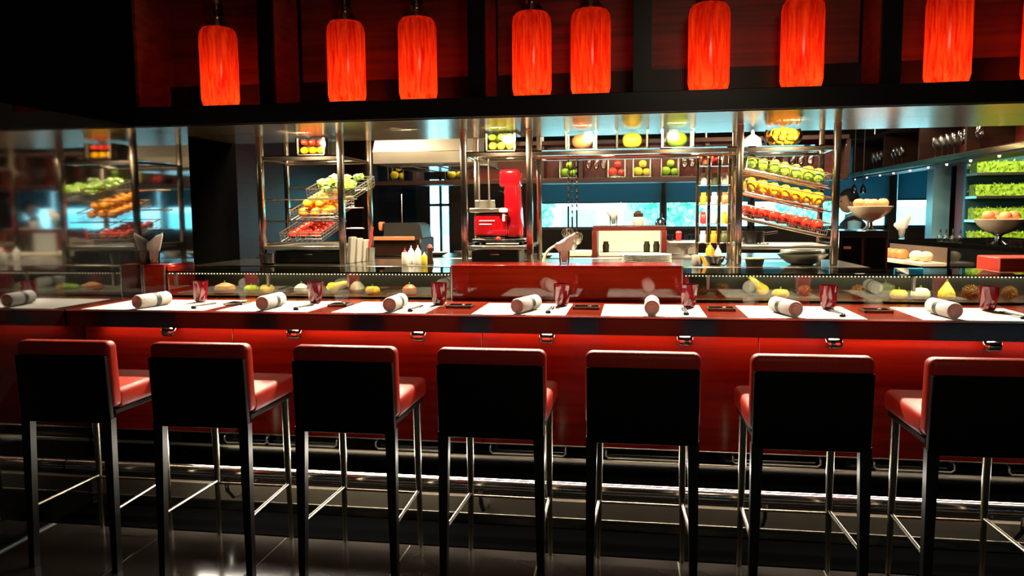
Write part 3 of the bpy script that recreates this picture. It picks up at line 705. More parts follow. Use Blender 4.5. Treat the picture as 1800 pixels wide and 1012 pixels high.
# napkins in glasses on the dividers
def napkin_glass(loc, lb, h=.24, s=1.0, m=thincloth):
    t = T('napkin_glass', lb, 'glass', loc)
    ob('tumbler', lathe(B(), [(.034*s, 0), (.036*s, .004), (.042*s, .10*s), (.040*s, .10*s), (.033*s, .008)], 20), glassm, t)
    b = B(); n = 28; rings = []
    for i, (xl_, xr2, dp, z, sl_) in enumerate(((-.018, .018, .016, .012, 0), (-.030, .030, .026, .07, 0), (-.052, .048, .034, .105, .004), (-.072, .066, .036, .145, .022), (-.074, .078, .028, .172, .034), (-.060, .076, .012, .188, .038))):
        ring = []
        for k in range(n):
            a = 2*pi*k/n; f = 1+.14*sin(5*a+i*.5)*(i > 1); u = cos(a)
            ring.append(b.verts.new((s*((xl_+xr2)/2+(xr2-xl_)/2*u), s*dp*sin(a)*f, s*(z+sl_*u+(.006*sin(4*a) if i > 2 else 0)))))
        rings.append(ring)
    for A, C in zip(rings, rings[1:]):
        for k in range(n): b.faces.new((A[k], A[(k+1) % n], C[(k+1) % n], C[k]))
    b.faces.new(rings[0][::-1]); b.faces.new(rings[-1]); ob('napkin', b, m, t, sharp=80)
    return t
p = P(992, 470, Y=4.22); napkin_glass((p.x, 4.22, 1.2252), 'folded white napkin standing in a glass on the wide red divider', s=.74)
p = P(272, 465, Y=4.14); napkin_glass((p.x, 4.14, 1.2252), 'folded white napkin standing in a glass on the small left divider', s=.80)
# faucet arc
p = P(955, 460, Y=4.70); t = T('swan_neck_tap', 'cream curved swan neck tap behind the wide red divider', 'tap', (p.x+.03, 4.62, ZL+.0005))
ob('spout', tube(B(), [(.15*(1-cos(a))*.7-.02, 0, .11*sin(a)+.01*(a > 0)) for a in [k*pi/14 for k in range(9)]], .009, 10), cream, t); ob('flange', lathe(B(), [(.022, 0), (.02, .012)], 16, (-.02, 0, 0)), chrome, t)
# plates on the pass
p = P(1137, 463, Y=4.72)
for k in range(6):
    o = ob('dinner_plate', lathe(B(), [(.085, 0), (.10, .004), (.146, .010), (.150, .012), (.146, .0128), (.098, .0075), (.02, .006)], 36), white, None, (p.x, 4.75, ZL+.0005+.0095*k))
    tag(o, 'white dinner plate, %s of the stack of six on the pass' % ('lowest', 'second from the bottom', 'third from the bottom', 'fourth from the bottom', 'fifth from the bottom', 'topmost')[k], 'plate', 'stacked plates on the pass')
# spice rack in the cluster of posts
t = T('spice_rack', 'narrow polished spice rack left of the right rack bay', 'rack', (PX(1256, 5.0, 430), 5.0, ZL+.0005))
xs_ = [PX(px, 5.0, 350)-PX(1256, 5.0, 430) for px in (1226, 1246, 1264, 1282)]
for x in xs_: ob('post', bx(x-.010, x+.010, -.01, .01, 0, .655, bev=.002), postm, t)
zl_ = [.12, .24, .36, .48, .60]
for z in zl_: ob('shelf', bx(xs_[0], xs_[-1], -.05, .011, z-.004, z, bev=.001), chrome, t)
jc = [[white, orangep, gourdg], [redp, whitep, yellowp], [orangep, white, copper], [whitep, gourdg, white], [copper, redp, whitep]]; jn = ['white', 'orange', 'olive']
cname = {white.name: 'white', whitep.name: 'white', orangep.name: 'orange', gourdg.name: 'olive', redp.name: 'red', yellowp.name: 'yellow', copper.name: 'copper'}
for i, z in enumerate(zl_):
    for k in range(3):
        m = jc[i][k]; x = PX(1256, 5.0, 430)+(xs_[k]+xs_[k+1])/2
        o = ob('spice_jar', lathe(B(), [(.018, 0), (.020, .004), (.020, .05), (.014, .058), (.016, .06), (.016, .074)], 12), m, None, (x, 4.978, ZL+.001+z))
        tag(o, '%s spice jar, %s on the %s shelf of the narrow spice rack' % (cname[m.name], ('left', 'middle', 'right')[k], ('lowest', 'second', 'third', 'fourth', 'top')[i]), 'jar')
# small things on the pass, right of the plates
bottle(1248, 445, 4.80, .13, .026, orangep, yellowp, 'squat orange bottle at the foot of the spice rack', name='squat_bottle')
bottle(1262, 445, 4.86, .11, .020, cream, white, 'cream jar with a narrow neck right of the orange bottle', name='cream_jar', cat='jar')
p = P(1226, 462, Y=4.64); t = T('white_mug', 'white mug with an orange cloth hanging from it', 'mug', (p.x, 4.64, ZL+.0005))
ob('cup', lathe(B(), [(.026, 0), (.032, .01), (.034, .06), (.031, .06), (.026, .008)], 18), white, t); ob('orange_cloth', prism(B(), [(.0, .064), (.035, .052), (.052, .0), (.036, .002), (.02, .04)], -.032, -.02), orangep, t)
p = P(1258, 462, Y=4.66); o = ob('black_bowl', lathe(B(), [(.03, 0), (.05, .02), (.064, .05), (.06, .05), (.045, .02), (.02, .006)], 22), black, None, (p.x, 4.70, ZL+.0005)); tag(o, 'small black bowl below the orange bottle on the pass', 'bowl')
p = P(1271, 462, Y=4.6); o = ob('crystal_ball', blob(B(), .026, 1, dim=0), wineglass, None, (p.x, 4.59, ZL+.0005)); tag(o, 'little clear crystal ball at the foot of the right rack bay', 'ornament')
# right bay, below the lower shelf
p = P(1312, 465, Y=4.66); t = T('black_dish', 'black dish with a green rim at the foot of the right rack bay', 'dish', (fp[4]+.085, 4.60, ZL+.0005))
ob('dish', lathe(B(), [(.045, 0), (.055, .04), (.051, .04), (.04, .006)], 22), black, t); ob('green_rim', lathe(B(), [(.0555, .038), (.058, .045), (.052, .045), (.0505, .038)], 22, cap0=False, cap1=False), paleleaf, t)
px_ = PX(1415, 4.84, 450)
t = T('serving_bowl', 'wide clear glass serving bowl under the right rack bay', 'bowl', (px_-.035, 4.75, ZL+.0005))
ob('body', lathe(B(), [(.06, 0), (.09, .012), (.145, .06), (.14, .06), (.085, .018)], 30), frost, t)
for k in range(4):
    o = ob('side_plate', lathe(B(), [(.07, 0), (.125, .008), (.128, .010), (.07, .005)], 32), white, None, (px_-.035, 4.75, 1.2512+.0066*k)); tag(o, 'white side plate, %s of the stack over the clear serving bowl' % ('lowest', 'second', 'third', 'topmost')[k], 'plate', 'side plates in the right bay')
p = PX(1322, 4.88, 420); t = T('cooking_pot', 'black cooking pot on the lower shelf of the right rack bay', 'pot', (p+.02, 4.98, 1.306))
ob('body', lathe(B(), [(.06, 0), (.068, .01), (.07, .075), (.066, .075), (.062, .008)], 24), black, t); ob('handle', tube(B(), [(.07, 0, .06), (.15, .02, .07)], .008, 8), black, t)
for k in range(4):
    o = ob('metal_ball', blob(B(), .008, 1, dim=0, n=10, m=7), chrome, None, (PX(1332+5.4*k, 4.72, 425), 4.70, 1.3055)); tag(o, 'tiny round steel salt pot, one of four in a line on the right lower shelf', 'salt pot', 'salt pots on the lower shelf')
# ------------------------------------------------------------------ inside the glass cases
CZF = 1.0472
def burr_ob(px, py, Y, r, lb):
    b = B(); n = 420
    bmesh.ops.create_icosphere(b, subdivisions=2, radius=r*.72)
    for k in range(n):
        z = 1-2*(k+.5)/n; a = k*2.39996; s = math.sqrt(1-z*z); d = Vector((s*cos(a), s*sin(a), z)); d = (d+Vector((random.uniform(-.2, .2),)*3)).normalized()
        o_ = d.orthogonal()*.0022; o2 = d.cross(o_)
        vs = [b.verts.new(d*r*.7+q) for q in (o_, o2, -o_-o2)]; tip = b.verts.new(d*r*random.uniform(.9, 1.08))
        for i in range(3): b.faces.new((vs[i], vs[(i+1) % 3], tip))
    for v in b.verts: v.co.z = max(v.co.z, -r*.85)
    p = P(px, py, Y=Y); o = ob('chestnut_burr', b, burr, None, (p.x, Y, CZF+r*.85)); tag(o, lb, 'chestnut burr', 'chestnut burrs in the right case')
burr_ob(1232, 520, 4.22, .036, 'brown spiny chestnut burr at the left end of the right case')
burr_ob(1268, 517, 4.19, .046, 'large brown chestnut burr left of the crookneck gourd')
burr_ob(1414, 515, 4.24, .038, 'brown chestnut burr just left of the sixth tumbler')
burr_ob(1508, 520, 4.19, .042, 'brown chestnut burr right of the sixth tumbler')
burr_ob(1706, 522, 4.19, .045, 'brown chestnut burr left of the rightmost tumbler')
burr_ob(1774, 517, 4.22, .040, 'brown chestnut burr right of the rightmost tumbler')
def gourd(px, Y, prof, m, lb, bend=0, lob=8, amp=.04, rot=(0, 0, 0), dz=0, py=515):
    b = lathe(B(), prof, 18, lob=lob, amp=amp)
    zt = prof[-1][1]
    for v in b.verts: v.co.x += bend*(v.co.z/zt)**2
    tube(b, [(bend, 0, zt-.004), (bend*1.05, 0, zt+.012)], .004, 6, mi=1)
    p = P(px, py, Y=Y); o = ob('gourd', b, (m, stemm), None, (p.x, Y, CZF+dz), rot); tag(o, lb, 'gourd')
pear = [(.008, 0), (.026, .003), (.036, .018), (.036, .035), (.026, .055), (.014, .078), (.008, .092)]
squat = [(.008, .002), (.03, 0), (.042, .015), (.042, .03), (.03, .045), (.008, .048)]
neck = [(.008, 0), (.024, .004), (.032, .02), (.03, .038), (.019, .058), (.014, .08), (.015, .105), (.01, .12)]
gourd(1345, 4.28, neck, gourdy, 'yellow crookneck gourd with a bent neck in the right case', bend=-.03, rot=(0, D(-28), 0), dz=.012)
gourd(1372, 4.20, squat, gourdy, 'low yellow gourd in front of the crookneck gourd', lob=6, amp=.07)
gourd(1328, 4.36, [(.01, 0), (.04, .005), (.052, .03), (.045, .06), (.02, .078), (.008, .082)], gourdg, 'dark green gourd behind the crookneck gourd in the right case')
gourd(1580, 4.22, squat, gourdy, 'squat yellow gourd between two pale gourds in the right case')
gourd(1556, 4.32, [(.01, 0), (.04, .005), (.052, .03), (.045, .06), (.02, .074), (.008, .078)], gourdg, 'dark green gourd left of the squat yellow gourd')
gourd(1618, 4.20, [(.01, 0), (.034, .003), (.046, .02), (.044, .04), (.03, .056), (.008, .06)], gourdw, 'white ribbed gourd right of the squat yellow gourd', lob=10, amp=.06)
gourd(1664, 4.18, [(.008, 0), (.032, .003), (.042, .02), (.039, .04), (.026, .062), (.014, .08), (.007, .092)], lemon, 'bright yellow pear shaped gourd left of the rightmost tumbler')
gourd(578, 4.20, neck, gourdy, 'orange yellow crookneck gourd right of the second tumbler', bend=.03, rot=(0, D(55), 0), dz=.024)
gourd(655, 4.20, squat, gourdy, 'squat yellow gourd in the middle of the left case', lob=6, amp=.07)
gourd(628, 4.30, [(.01, 0), (.034, .003), (.044, .02), (.04, .04), (.02, .062), (.008, .066)], gourdw, 'white and green gourd behind the squat yellow one in the left case')
gourd(720, 4.22, [(.01, 0), (.034, .003), (.042, .02), (.038, .04), (.02, .055), (.008, .058)], copper, 'rust brown round gourd left of the third tumbler')
gourd(530, 4.20, [(.01, 0), (.034, .003), (.044, .02), (.04, .04), (.02, .055), (.008, .06)], gourdw, 'pale round gourd left of the second tumbler')
gourd(396, 4.20, [(.01, 0), (.05, .003), (.062, .024), (.054, .046), (.02, .06), (.008, .062)], bread, 'brown squash right of the first tumbler in the left case')
gourd(442, 4.22, squat, lime, 'small green gourd at the left end of the left case')
gourd(470, 4.26, squat, gourdy, 'yellow gourd beside the small green gourd')
# dark slate boards in the cases
for a, b_, lb in ((1285, 1460, 'long thin wooden board under the gourds, left half of the right case'), (1530, 1690, 'long thin wooden board under the gourds, right half of the right case')):
    pass

# ------------------------------------------------------------------ the kitchen behind
t = T('cooker_hood', 'large stainless steel cooker hood over the back kitchen line', 'hood', (0, 6.7, 0))
hx0, hx1 = PX(655, 6.2, 285), PX(830, 6.2, 285); hz = PZ(740, 287, 6.2)
b = B(); prism(b, [(-.5, hz+.10), (.7, hz+.10), (.35, 2.76), (.0, 2.76)], hx0, hx1, axis='x'); ob('canopy', b, hoodm, t)
ob('skirt', bx(hx0, hx1, -.5, .7, hz, hz+.10, bev=.004), hoodm, t)
for k in range(4): ob('filter', bx(hx0+.1+k*.22, hx0+.28+k*.22, -.3, .5, hz-.015, hz, bev=.002), chrome, t)
# back worktop
wy0, wy1 = 6.3, 7.0
t = T('cooking_island', 'dark wooden cooking island behind the rack with steel top', 'counter', (0, 0, 0))
ob('base', bx(-3.2, 1.35, wy0, wy1, 0, 1.10), browndark, t); ob('worktop', bx(-3.25, 1.4, wy0-.05, wy1+.05, 1.10, 1.14, bev=.004), ledge, t)
ti = 1.1405
x0, x1 = PX(664, 6.5, 410), PX(745, 6.5, 410)
t = T('griddle_cover', 'dark grey griddle cover with copper front edge on the left of the island', 'griddle', ((x0+x1)/2, 6.6, ti)); w = (x1-x0)/2
ob('body', bx(-w, w, -.2, .25, 0, .16, bev=.01), browndark, t); ob('copper_edge', bx(-w, w*.75, -.22, -.2, .14, .175, bev=.004), copper, t)
ob('lid', prism(B(), [(-w*.75, .16), (w*.95, .16), (w*.85, .27), (w*.65, .29), (-w*.7, .29)], -.1, .2), M('charcoal_lid', (.03, .028, .025), .4), t)
ob('copper_knob', bx(-w*.98, -w*.8, -.1, .0, .22, .30, bev=.01), copper, t)
p = PX(769, 6.5, 420); o = ob('oval_platter', xf(lathe(B(), [(.06, 0), (.15, .03), (.16, .035), (.15, .036), (.06, .008)], 28), sc=(.62, .5, 1)), white, None, (p, 6.5, ti)); tag(o, 'white oval platter right of the copper edged griddle', 'platter')
p = PX(823, 6.6, 400); o = ob('steel_tray', xf(lathe(B(), [(.08, 0), (.13, .04), (.125, .04), (.075, .006)], 26), sc=(1, .7, 1)), steel, None, (p, 6.6, ti)); tag(o, 'shallow steel tray behind the left post of the red machine bay', 'tray')
# basket of vegetables hanging at 800,350
p = P(803, 365, Y=5.6)
# framed pass shelf with lit interior
x0, x1 = PX(1043, 6.55, 420), PX(1170, 6.55, 420)
t = T('lit_shelf_unit', 'red brown shelf unit with a brightly lit interior on the island', 'shelf unit', ((x0+x1)/2, 6.62, ti)); w = (x1-x0)/2
ob('back_panel', bx(-w+.03, w-.03, .17, .18, 0, .21), warmlit, t)
for s in (-1, 1): ob('side_board', bx(s*(w-.015)-.02, s*(w-.015)+.02, -.18, .19, 0, .215, bev=.003), redbrown, t)
ob('top_board', bx(-w, w, -.18, .19, .215, .25, bev=.003), redbrown, t); ob('top_sheet', bx(-w, w, -.18, .19, .25, .256), steel, t)
for k, (px, lb) in enumerate(((1065, 'dark green jar in the left of the lit shelf unit'), (1137, 'olive jar in the right of the lit shelf unit'), (1154, 'dark round jar at the right end of the lit shelf unit'))):
    o = ob('storage_jar', lathe(B(), [(.025, 0), (.028, .06), (.02, .075), (.022, .09)], 14), gourdg, None, (PX(px, 6.58, 425), 6.60, ti+.031)); tag(o, lb, 'jar')
t = T('cutting_board', 'pale green cutting board in the lit shelf unit', 'board', ((x0+x1)/2, 6.60, ti)); ob('slab', bx(-w+.05, w-.05, -.12, .12, 0, .03, bev=.004), cream, t)
zt = ti+.2565
napkin_glass((PX(1078, 6.55, 400), 6.6, zt), 'folded napkin in a glass on top of the lit shelf unit', s=.85)
t = T('food_processor', 'grey food processor with a dark domed lid on the lit shelf unit', 'food processor', (PX(1122, 6.55, 400), 6.6, zt))
ob('base', lathe(B(), [(.045, 0), (.048, .06), (.042, .07)], 20), grey, t); ob('lid', lathe(B(), [(.042, .07), (.04, .10), (.02, .12), (.008, .123)], 20), browndark, t)
o = ob('squat_flask', lathe(B(), [(.045, 0), (.05, .02), (.035, .05), (.012, .065), (.009, .10), (.012, .104)], 20), blueglass, None, (PX(1166, 6.55, 400)-.02, 6.6, zt)); tag(o, 'squat dark blue flask at the right end of the lit shelf unit', 'flask')
# cream pedestal bowl and tray
p = PX(1187, 6.4, 440); t = T('pedestal_bowl', 'cream pedestal bowl right of the lit shelf unit', 'bowl', (p+.075, 6.42, ti))
ob('stand', lathe(B(), [(.06, 0), (.03, .02), (.025, .06), (.04, .075)], 20), white, t); ob('bowl', lathe(B(), [(.04, .075), (.10, .09), (.135, .12), (.13, .12), (.09, .097), (.02, .085)], 28), cream, t)
p = PX(1193, 6.8, 420); t = T('serving_tray', 'dark tray with a pink jar behind the cream pedestal bowl', 'tray', (p+.02, 6.84, ti)); ob('tray', bx(-.14, .14, -.1, .1, 0, .12, bev=.01), steel, t)
o = ob('pink_jar', lathe(B(), [(.02, 0), (.025, .03), (.022, .055), (.028, .062), (.02, .08)], 14), redp, None, (p, 6.82, ti+.121)); tag(o, 'small pink jar standing on the dark tray of the island', 'jar')
for k, dx in enumerate((-.08, .06, .1)):
    o = ob('dark_cup', lathe(B(), [(.02, 0), (.025, .05), (.022, .05), (.017, .005)], 12), blueglass, None, (p+.01+dx, 6.80+.03*k, ti+.121)); tag(o, 'small dark cup, %s on the tray with the pink jar' % ('leftmost', 'second from right', 'rightmost')[k], 'cup')
# low dishes on the island
for k, (px, lb, m) in enumerate(((1102, 'small white dish in front of the lit shelf unit, left', white), (1150, 'small white dish in front of the lit shelf unit, right', white), (960, 'grey dish behind the swan neck tap', grey))):
    o = ob('small_dish', lathe(B(), [(.03, 0), (.065, .02), (.062, .022), (.03, .006)], 20), m, None, (PX(px, 6.33, 445), 6.34, ti)); tag(o, lb, 'dish')
t = T('flat_tray', 'long pale tray on the island below the hanging ladles', 'tray', (PX(1018, 6.35, 440), 6.5, ti)); ob('tray', bx(-.16, .10, -.1, .1, 0, .05, bev=.008), cream, t)
# tall dark refrigerator
x0, x1 = PX(657, 9.2, 350), PX(734, 9.2, 350)
t = T('refrigerator', 'tall glossy dark blue refrigerator left of the narrow bright window', 'refrigerator', ((x0+x1)/2, 9.5, 0)); w = (x1-x0)/2
ob('cabinet', bx(-w, w, -.3, .3, 0, 2.08, bev=.01), blueglass, t); ob('door', bx(-w+.01, w*.36, -.33, -.3, .1, 2.05, bev=.006), blueglass, t); ob('door', bx(w*.38, w-.01, -.33, -.3, .1, 2.05, bev=.006), blueglass, t)
ob('handle', tube(B(), [(w*.33, -.35, .8), (w*.33, -.35, 1.75)], .012, 8), chrome, t)
# far hanging shelf, running along the back and then towards the bar on the right
SY = 8.3; SZ = 1.87
sh = T('hanging_shelf', 'dark red brown hanging shelf of glasses and vases at the back of the kitchen', 'shelf', (0, 0, 0))
xl, xr_ = PX(652, SY, 310), PX(1484, SY, 310)
ob('far_board', bx(xl, xr_, SY-.15, SY+.2, SZ-.05, SZ, bev=.004), browndark, sh); ob('far_top', bx(xl, xr_, SY-.15, SY+.2, 2.22, 2.26), browndark, sh)
ob('far_back', bx(PX(815, SY, 310), xr_, SY+.18, SY+.2, SZ, 2.22), redbrown, sh)
for px in (652, 735, 826, 955, 1022, 1241, 1300, 1376, 1484): x = PX(px, SY, 310); ob('upright', bx(x-.02, x+.02, SY-.13, SY+.18, SZ, 2.22), browndark, sh)
for px in (652, 955, 1240): x = PX(px, SY, 310); ob('hanger', tube(B(), [(x, SY, 2.26), (x, SY, 2.76)], .012, 8), steel, sh)
# side run
sh = T('side_shelf', 'long dark red brown hanging shelf of wine glasses running towards the bar at the right', 'shelf', (0, 0, 0))
SZ2 = 2.0
A = P(1484, 306, Z=SZ2); C = P(1800, 247, Z=SZ2); d = (C-A).normalized(); A = A+d*.3; L = (C-A).length+.05; ang = math.atan2(d.y, d.x)
side = ob('side_board', bx(0, L, 0, .42, -.05, 0, bev=.004), browndark, sh, (A.x, A.y, SZ2), (0, 0, ang))
ob('side_top', bx(0, L, 0, .42, .36, .40), browndark, sh, (A.x, A.y, SZ2), (0, 0, ang)); ob('side_back', bx(0, L, .40, .42, 0, .36), redbrown, sh, (A.x, A.y, SZ2), (0, 0, ang))
for s in (.02, L*.28, L*.52, L*.76, L-.03): ob('side_upright', bx(s-.02, s+.02, .02, .40, 0, .36), browndark, sh, (A.x, A.y, SZ2), (0, 0, ang))
for s in (.3, L*.5, L-.2): ob('hanger', tube(B(), [(s, .2, .40), (s, .2, .758)], .012, 8), steel, sh, (A.x, A.y, SZ2), (0, 0, ang))
ob('light_lip', bx(0, L, -.004, 0, -.05, -.01), M('polished_lip', (.7, .62, .3), .15, 1), sh, (A.x, A.y, SZ2), (0, 0, ang))
SM = Matrix.Translation((A.x, A.y, SZ2)) @ Matrix.Rotation(ang, 4, 'Z')
light('AREA', 'far_shelf_light', ((xl+xr_)/2+.6, SY-.12, 2.20), 9, SOFT, ((xl+xr_)/2+.6, SY+.05, 1.9), 2.6, .03)
light('AREA', 'side_shelf_fill', SM @ Vector((L*.55, .08, .345)), 8, SOFT, SM @ Vector((L*.55, .16, 0)), .03, L*.8)  # added light to bring out the wine glasses, no fixture known
# wine glasses standing on the side shelf and on the far shelf
wg = ob('wine_glass', lathe(B(), [(.032, 0), (.004, .004), (.004, .085), (.022, .105), (.036, .14), (.036, .17), (.029, .205), (.028, .205), (.035, .17), (.034, .14), (.02, .11)], 14, cap0=True, cap1=False), wineglass)
tag(wg, 'x', 'wine glass'); wn = 0
def wput(p, lb, g, s=1):
    global wn
    q = wg if wn == 0 else wg.copy()
    if wn: COL.objects.link(q)
    wn += 1; q.location = p; q.scale = (s,)*3; q['label'] = lb; q['group'] = g
def side_group(px0, px1, n, rows, lb, g):
    for r in range(rows):
        for k in range(n):
            px = px0+(px1-px0)*(k+.5)/n
            # intersect sight line with the shelf line, then step back
            best = min((abs((SM @ Vector((s*.01, .06+.085*r, 0))).x*0+_pxof(SM @ Vector((s*.01, .06+.085*r, 0)))-px), s) for s in range(0, int(L*100), 2))
            if min(abs(best[1]*.01-u) for u in (.02, L*.28, L*.52, L*.76, L-.03)) < .06 or best[1]*.01 > L-.05: continue
            wput(SM @ Vector((best[1]*.01, .075+.085*r, .0005)), lb, g)
RMT = RM.transposed()
def _pxof(v):
    c = RMT @ (v-Vector((0, 0, H))); return 900+F*c.x/-c.z
side_group(1636, 1722, 8, 2, 'upright wine glass in the big cluster on the side shelf at the upper right', 'wine glasses, right cluster on the side shelf')
side_group(1530, 1585, 8, 2, 'upright wine glass in the middle cluster on the side shelf', 'wine glasses, middle cluster on the side shelf')
side_group(1482, 1502, 5, 1, 'upright wine glass in the far small cluster on the side shelf', 'wine glasses, far cluster on the side shelf')
for px in (1035, 1048, 1061): wput((PX(px, SY, 310), SY, SZ+.0005), 'wine glass left of the far red backed vase on the far shelf', 'wine glasses beside the far red vase')
for px in (1203, 1216, 1229): wput((PX(px, SY, 310), SY, SZ+.0005), 'wine glass right of the far green vase on the far shelf', 'wine glasses right of the far green vase')
for px in (1392, 1407, 1424): wput((PX(px, SY, 300), SY, SZ+.0005), 'wine glass on the far shelf above the right rack baskets', 'wine glasses above the right baskets')
for px in (1345, 1360): wput((PX(px, SY, 300), SY, SZ+.0005), 'wine glass on the far shelf behind the top right basket', 'wine glasses behind the top right basket')
for px, m, nm, lb in ((1084, tomato, 'red_fruit', 'far glass vase of red fruit on the hanging shelf'), (1128, lemon, 'lemon', 'far glass vase with a pale lemon on the hanging shelf'), (1177, lime, 'lime', 'far glass vase with a green lime on the hanging shelf'), (1000, lime, 'lime', 'far glass vase of limes behind the hanging ladles'), (700, lemon, 'lemon', 'far glass vase of lemons over the dark refrigerator'), (800, lemon, 'lemon', 'far glass vase of lemons right of the narrow window')):
    x = PX(px, SY-.02, 305); square_vase(x, SY-.02, SZ+.0005, .20, .19 if px != 700 else .17, lb)
    o = fruit_ob(nm, m, 'large %s in the %s' % (nm.replace('_', ' '), lb), 'fruit', .05, h=1); o.location = (x-.04, SY-.02, SZ+.016)
    o = fruit_ob(nm, m, 'smaller %s in the %s' % (nm.replace('_', ' '), lb), 'fruit', .042, h=1); o.location = (x+.05, SY-.02, SZ+.016)
    o = fruit_ob(nm, m, 'topmost %s in the %s' % (nm.replace('_', ' '), lb), 'fruit', .04, h=1); o.location = (x+.01, SY-.02, SZ+.105)
# track lamps under the side shelf
A2 = P(1484, 313, Z=1.96); C2 = P(1800, 257, Z=1.96); d2 = (C2-A2).normalized(); L2 = (C2-A2).length+.02; A2 = A2+d2*.3; L2 = L2-.3; ang2 = math.atan2(d2.y, d2.x)
t = T('track_light', 'thin black track of tiny lamps under the side shelf', 'track light', (A2.x, A2.y, 1.925), (0, 0, ang2))
ob('track', bx(0, L2, .0, .02, .0, .018), black, t); ob('stem', bx(.5, .52, 0, .02, .018, .022), black, t)
for px in (1503, 1524, 1547, 1571, 1600, 1632, 1665, 1707, 1757):
    s = min(range(0, int(L2*100)), key=lambda s: abs(_pxof(Vector((A2.x, A2.y, 1.925))+d2*(s*.01))-px))*.01
    ob('lamp', lathe(B(), [(.009, -.016), (.011, 0)], 10, (s, -.002, 0)), trackled, t)
# columns, right
x0, x1 = PX(1634, 9.6, 350), PX(1664, 9.6, 350); S('trim_3', bx(x0, x1, 9.5, 9.7, 0, 2.76), colblue)
x0, x1 = PX(1686, 9.2, 350), PX(1711, 9.2, 350); S('trim_4', bx(x0, x1, 9.1, 9.3, 0, 2.76), colred)
# planted wall
PY = 8.4; x0 = PX(1716, PY, 330)
pw = T('planted_shelf_wall', 'grey wall rack holding rows of clipped green plants at the far right', 'plant shelf', (x0, PY, 0))
ob('back', bx(0, 2.6, .25, .30, 0, 2.76), M('slate_blue_wall', (.03, .12, .16), .5), pw)
rows = [(PZ(1750, 302, PY), PZ(1750, 280, PY)), (PZ(1750, 343, PY), PZ(1750, 320, PY)), (PZ(1750, 420, PY), PZ(1750, 404, PY)), (PZ(1750, 385, PY), PZ(1750, 362, PY))]
for k, (z0, z1) in enumerate(rows):
    ob('shelf', bx(0, 2.6, -.02, .26, z0-.03, z0-.005), steel, pw)
    b = bx(.01, 2.59, .03, .19, z0-.004, z1-.02)
    for q in range(1500):
        c = Vector((random.uniform(0, 2.6), random.uniform(0, .2), random.uniform(z0+.01, z1-.01)))
        a = Euler((random.uniform(0, 6), random.uniform(0, 6), random.uniform(0, 6))).to_matrix(); s = .02
        b.faces.new([b.verts.new(c+a @ Vector(v)*s) for v in ((-1, 0, 0), (0, -.5, .2), (1, 0, 0), (0, .5, .2))])
    o = ob('box_hedge_row', b, foliage, pw); o['kind'] = 'stuff'
light('AREA', 'plant_light', (x0+.6, PY-.5, 2.70), 14, (.95, 1, .6), (x0+.6, PY, 1.8), .8, .1)
# right-hand bar: dark cabinet, pastry case, counter
x0, x1 = PX(1473, 6.2, 440), PX(1561, 6.2, 440); zt1 = PZ(1520, 405, 6.2)
t = T('dark_cabinet', 'black cabinet right of the rack with a fruit bowl on its top', 'cabinet', ((x0+x1)/2, 6.4, 0)); w = (x1-x0)/2
ob('body', bx(-w, w, -.2, .3, 0, zt1, bev=.006), blackgloss, t); ob('door', bx(-w+.02, -.01, -.212, -.2, .1, zt1-.05, bev=.003), blackmat, t); ob('door', bx(.01, w-.02, -.212, -.2, .1, zt1-.05, bev=.003), blackmat, t); ob('slot', bx(-w*.8, -w*.5, -.216, -.211, zt1-.14, zt1-.12), steel, t)
def fruit_bowl(px, Y, z, s, lb, fl_, n):
    x = PX(px, Y, 385); t = T('footed_bowl', lb, 'bowl', (x, Y, z))
    ob('stem', lathe(B(), [(.075*s, 0), (.06*s, .008*s), (.03*s, .03*s), (.025*s, .07*s), (.05*s, .09*s)], 22), chrome, t)
    ob('bowl', lathe(B(), [(.05*s, .088*s), (.10*s, .11*s), (.165*s, .165*s), (.20*s, .22*s), (.192*s, .222*s), (.155*s, .17*s), (.09*s, .12*s), (.01, .10*s)], 32, lob=16, amp=.012), cream, t)
    r = .052*s; src = fruit_ob('peach', peach, fl_, 'peach', r, fl_+'s', h=.92)
    sp = [(Vector((x+a*s, Y+c*s, z+h*s)), 1) for a, c, h in ((-.105, -.02, .205), (.105, -.02, .205), (0.0, .105, .205), (0.0, -.105, .20), (0, 0, .17))[:n]]
    copies(src, sp)
fruit_bowl(1529, 6.4, zt1+.001, .82, 'white footed bowl of peaches on the black cabinet', 'peach in the bowl on the black cabinet', 4)
# angled side counter
zt2 = 1.24
q0 = Vector((x1+.02, 6.75, 0)); a0 = D(-38)
t = T('side_bar', 'dark side bar counter at the right with bottles and a footed fruit bowl', 'bar counter', (0, 0, 0))
bc0, bc1 = P(1562, 408, Y=7.4), P(1800, 432, Y=5.3)
poly = [(PX(1562, 7.6, 415), 7.6), (PX(1800, 5.2, 430)+.3, 5.0), (PX(1800, 5.2)+1.4, 5.6), (PX(1562, 7.6)+1.2, 8.1)]
ob('base', prism(B(), poly, 0, zt2-.03, axis='z'), blackgloss, t)
b = prism(B(), poly, zt2-.03, zt2, axis='z'); ob('worktop', b, stone, t)
def side_at(px, back=.2):
    e0, e1 = Vector((poly[0][0], poly[0][1], zt2)), Vector((poly[1][0], poly[1][1], zt2)); n = Vector(((e1-e0).y, -(e1-e0).x, 0)).normalized()*-1
    s = min((i*.005 for i in range(201)), key=lambda s: abs(_pxof(e0.lerp(e1, s)+n*back)-px)); return e0.lerp(e1, s)+n*back
pb = side_at(1757, .28); fruit_bowl(1757, pb.y, zt2+.001, .86, 'large white footed bowl of peaches on the side bar', 'peach in the large bowl on the side bar', 5)
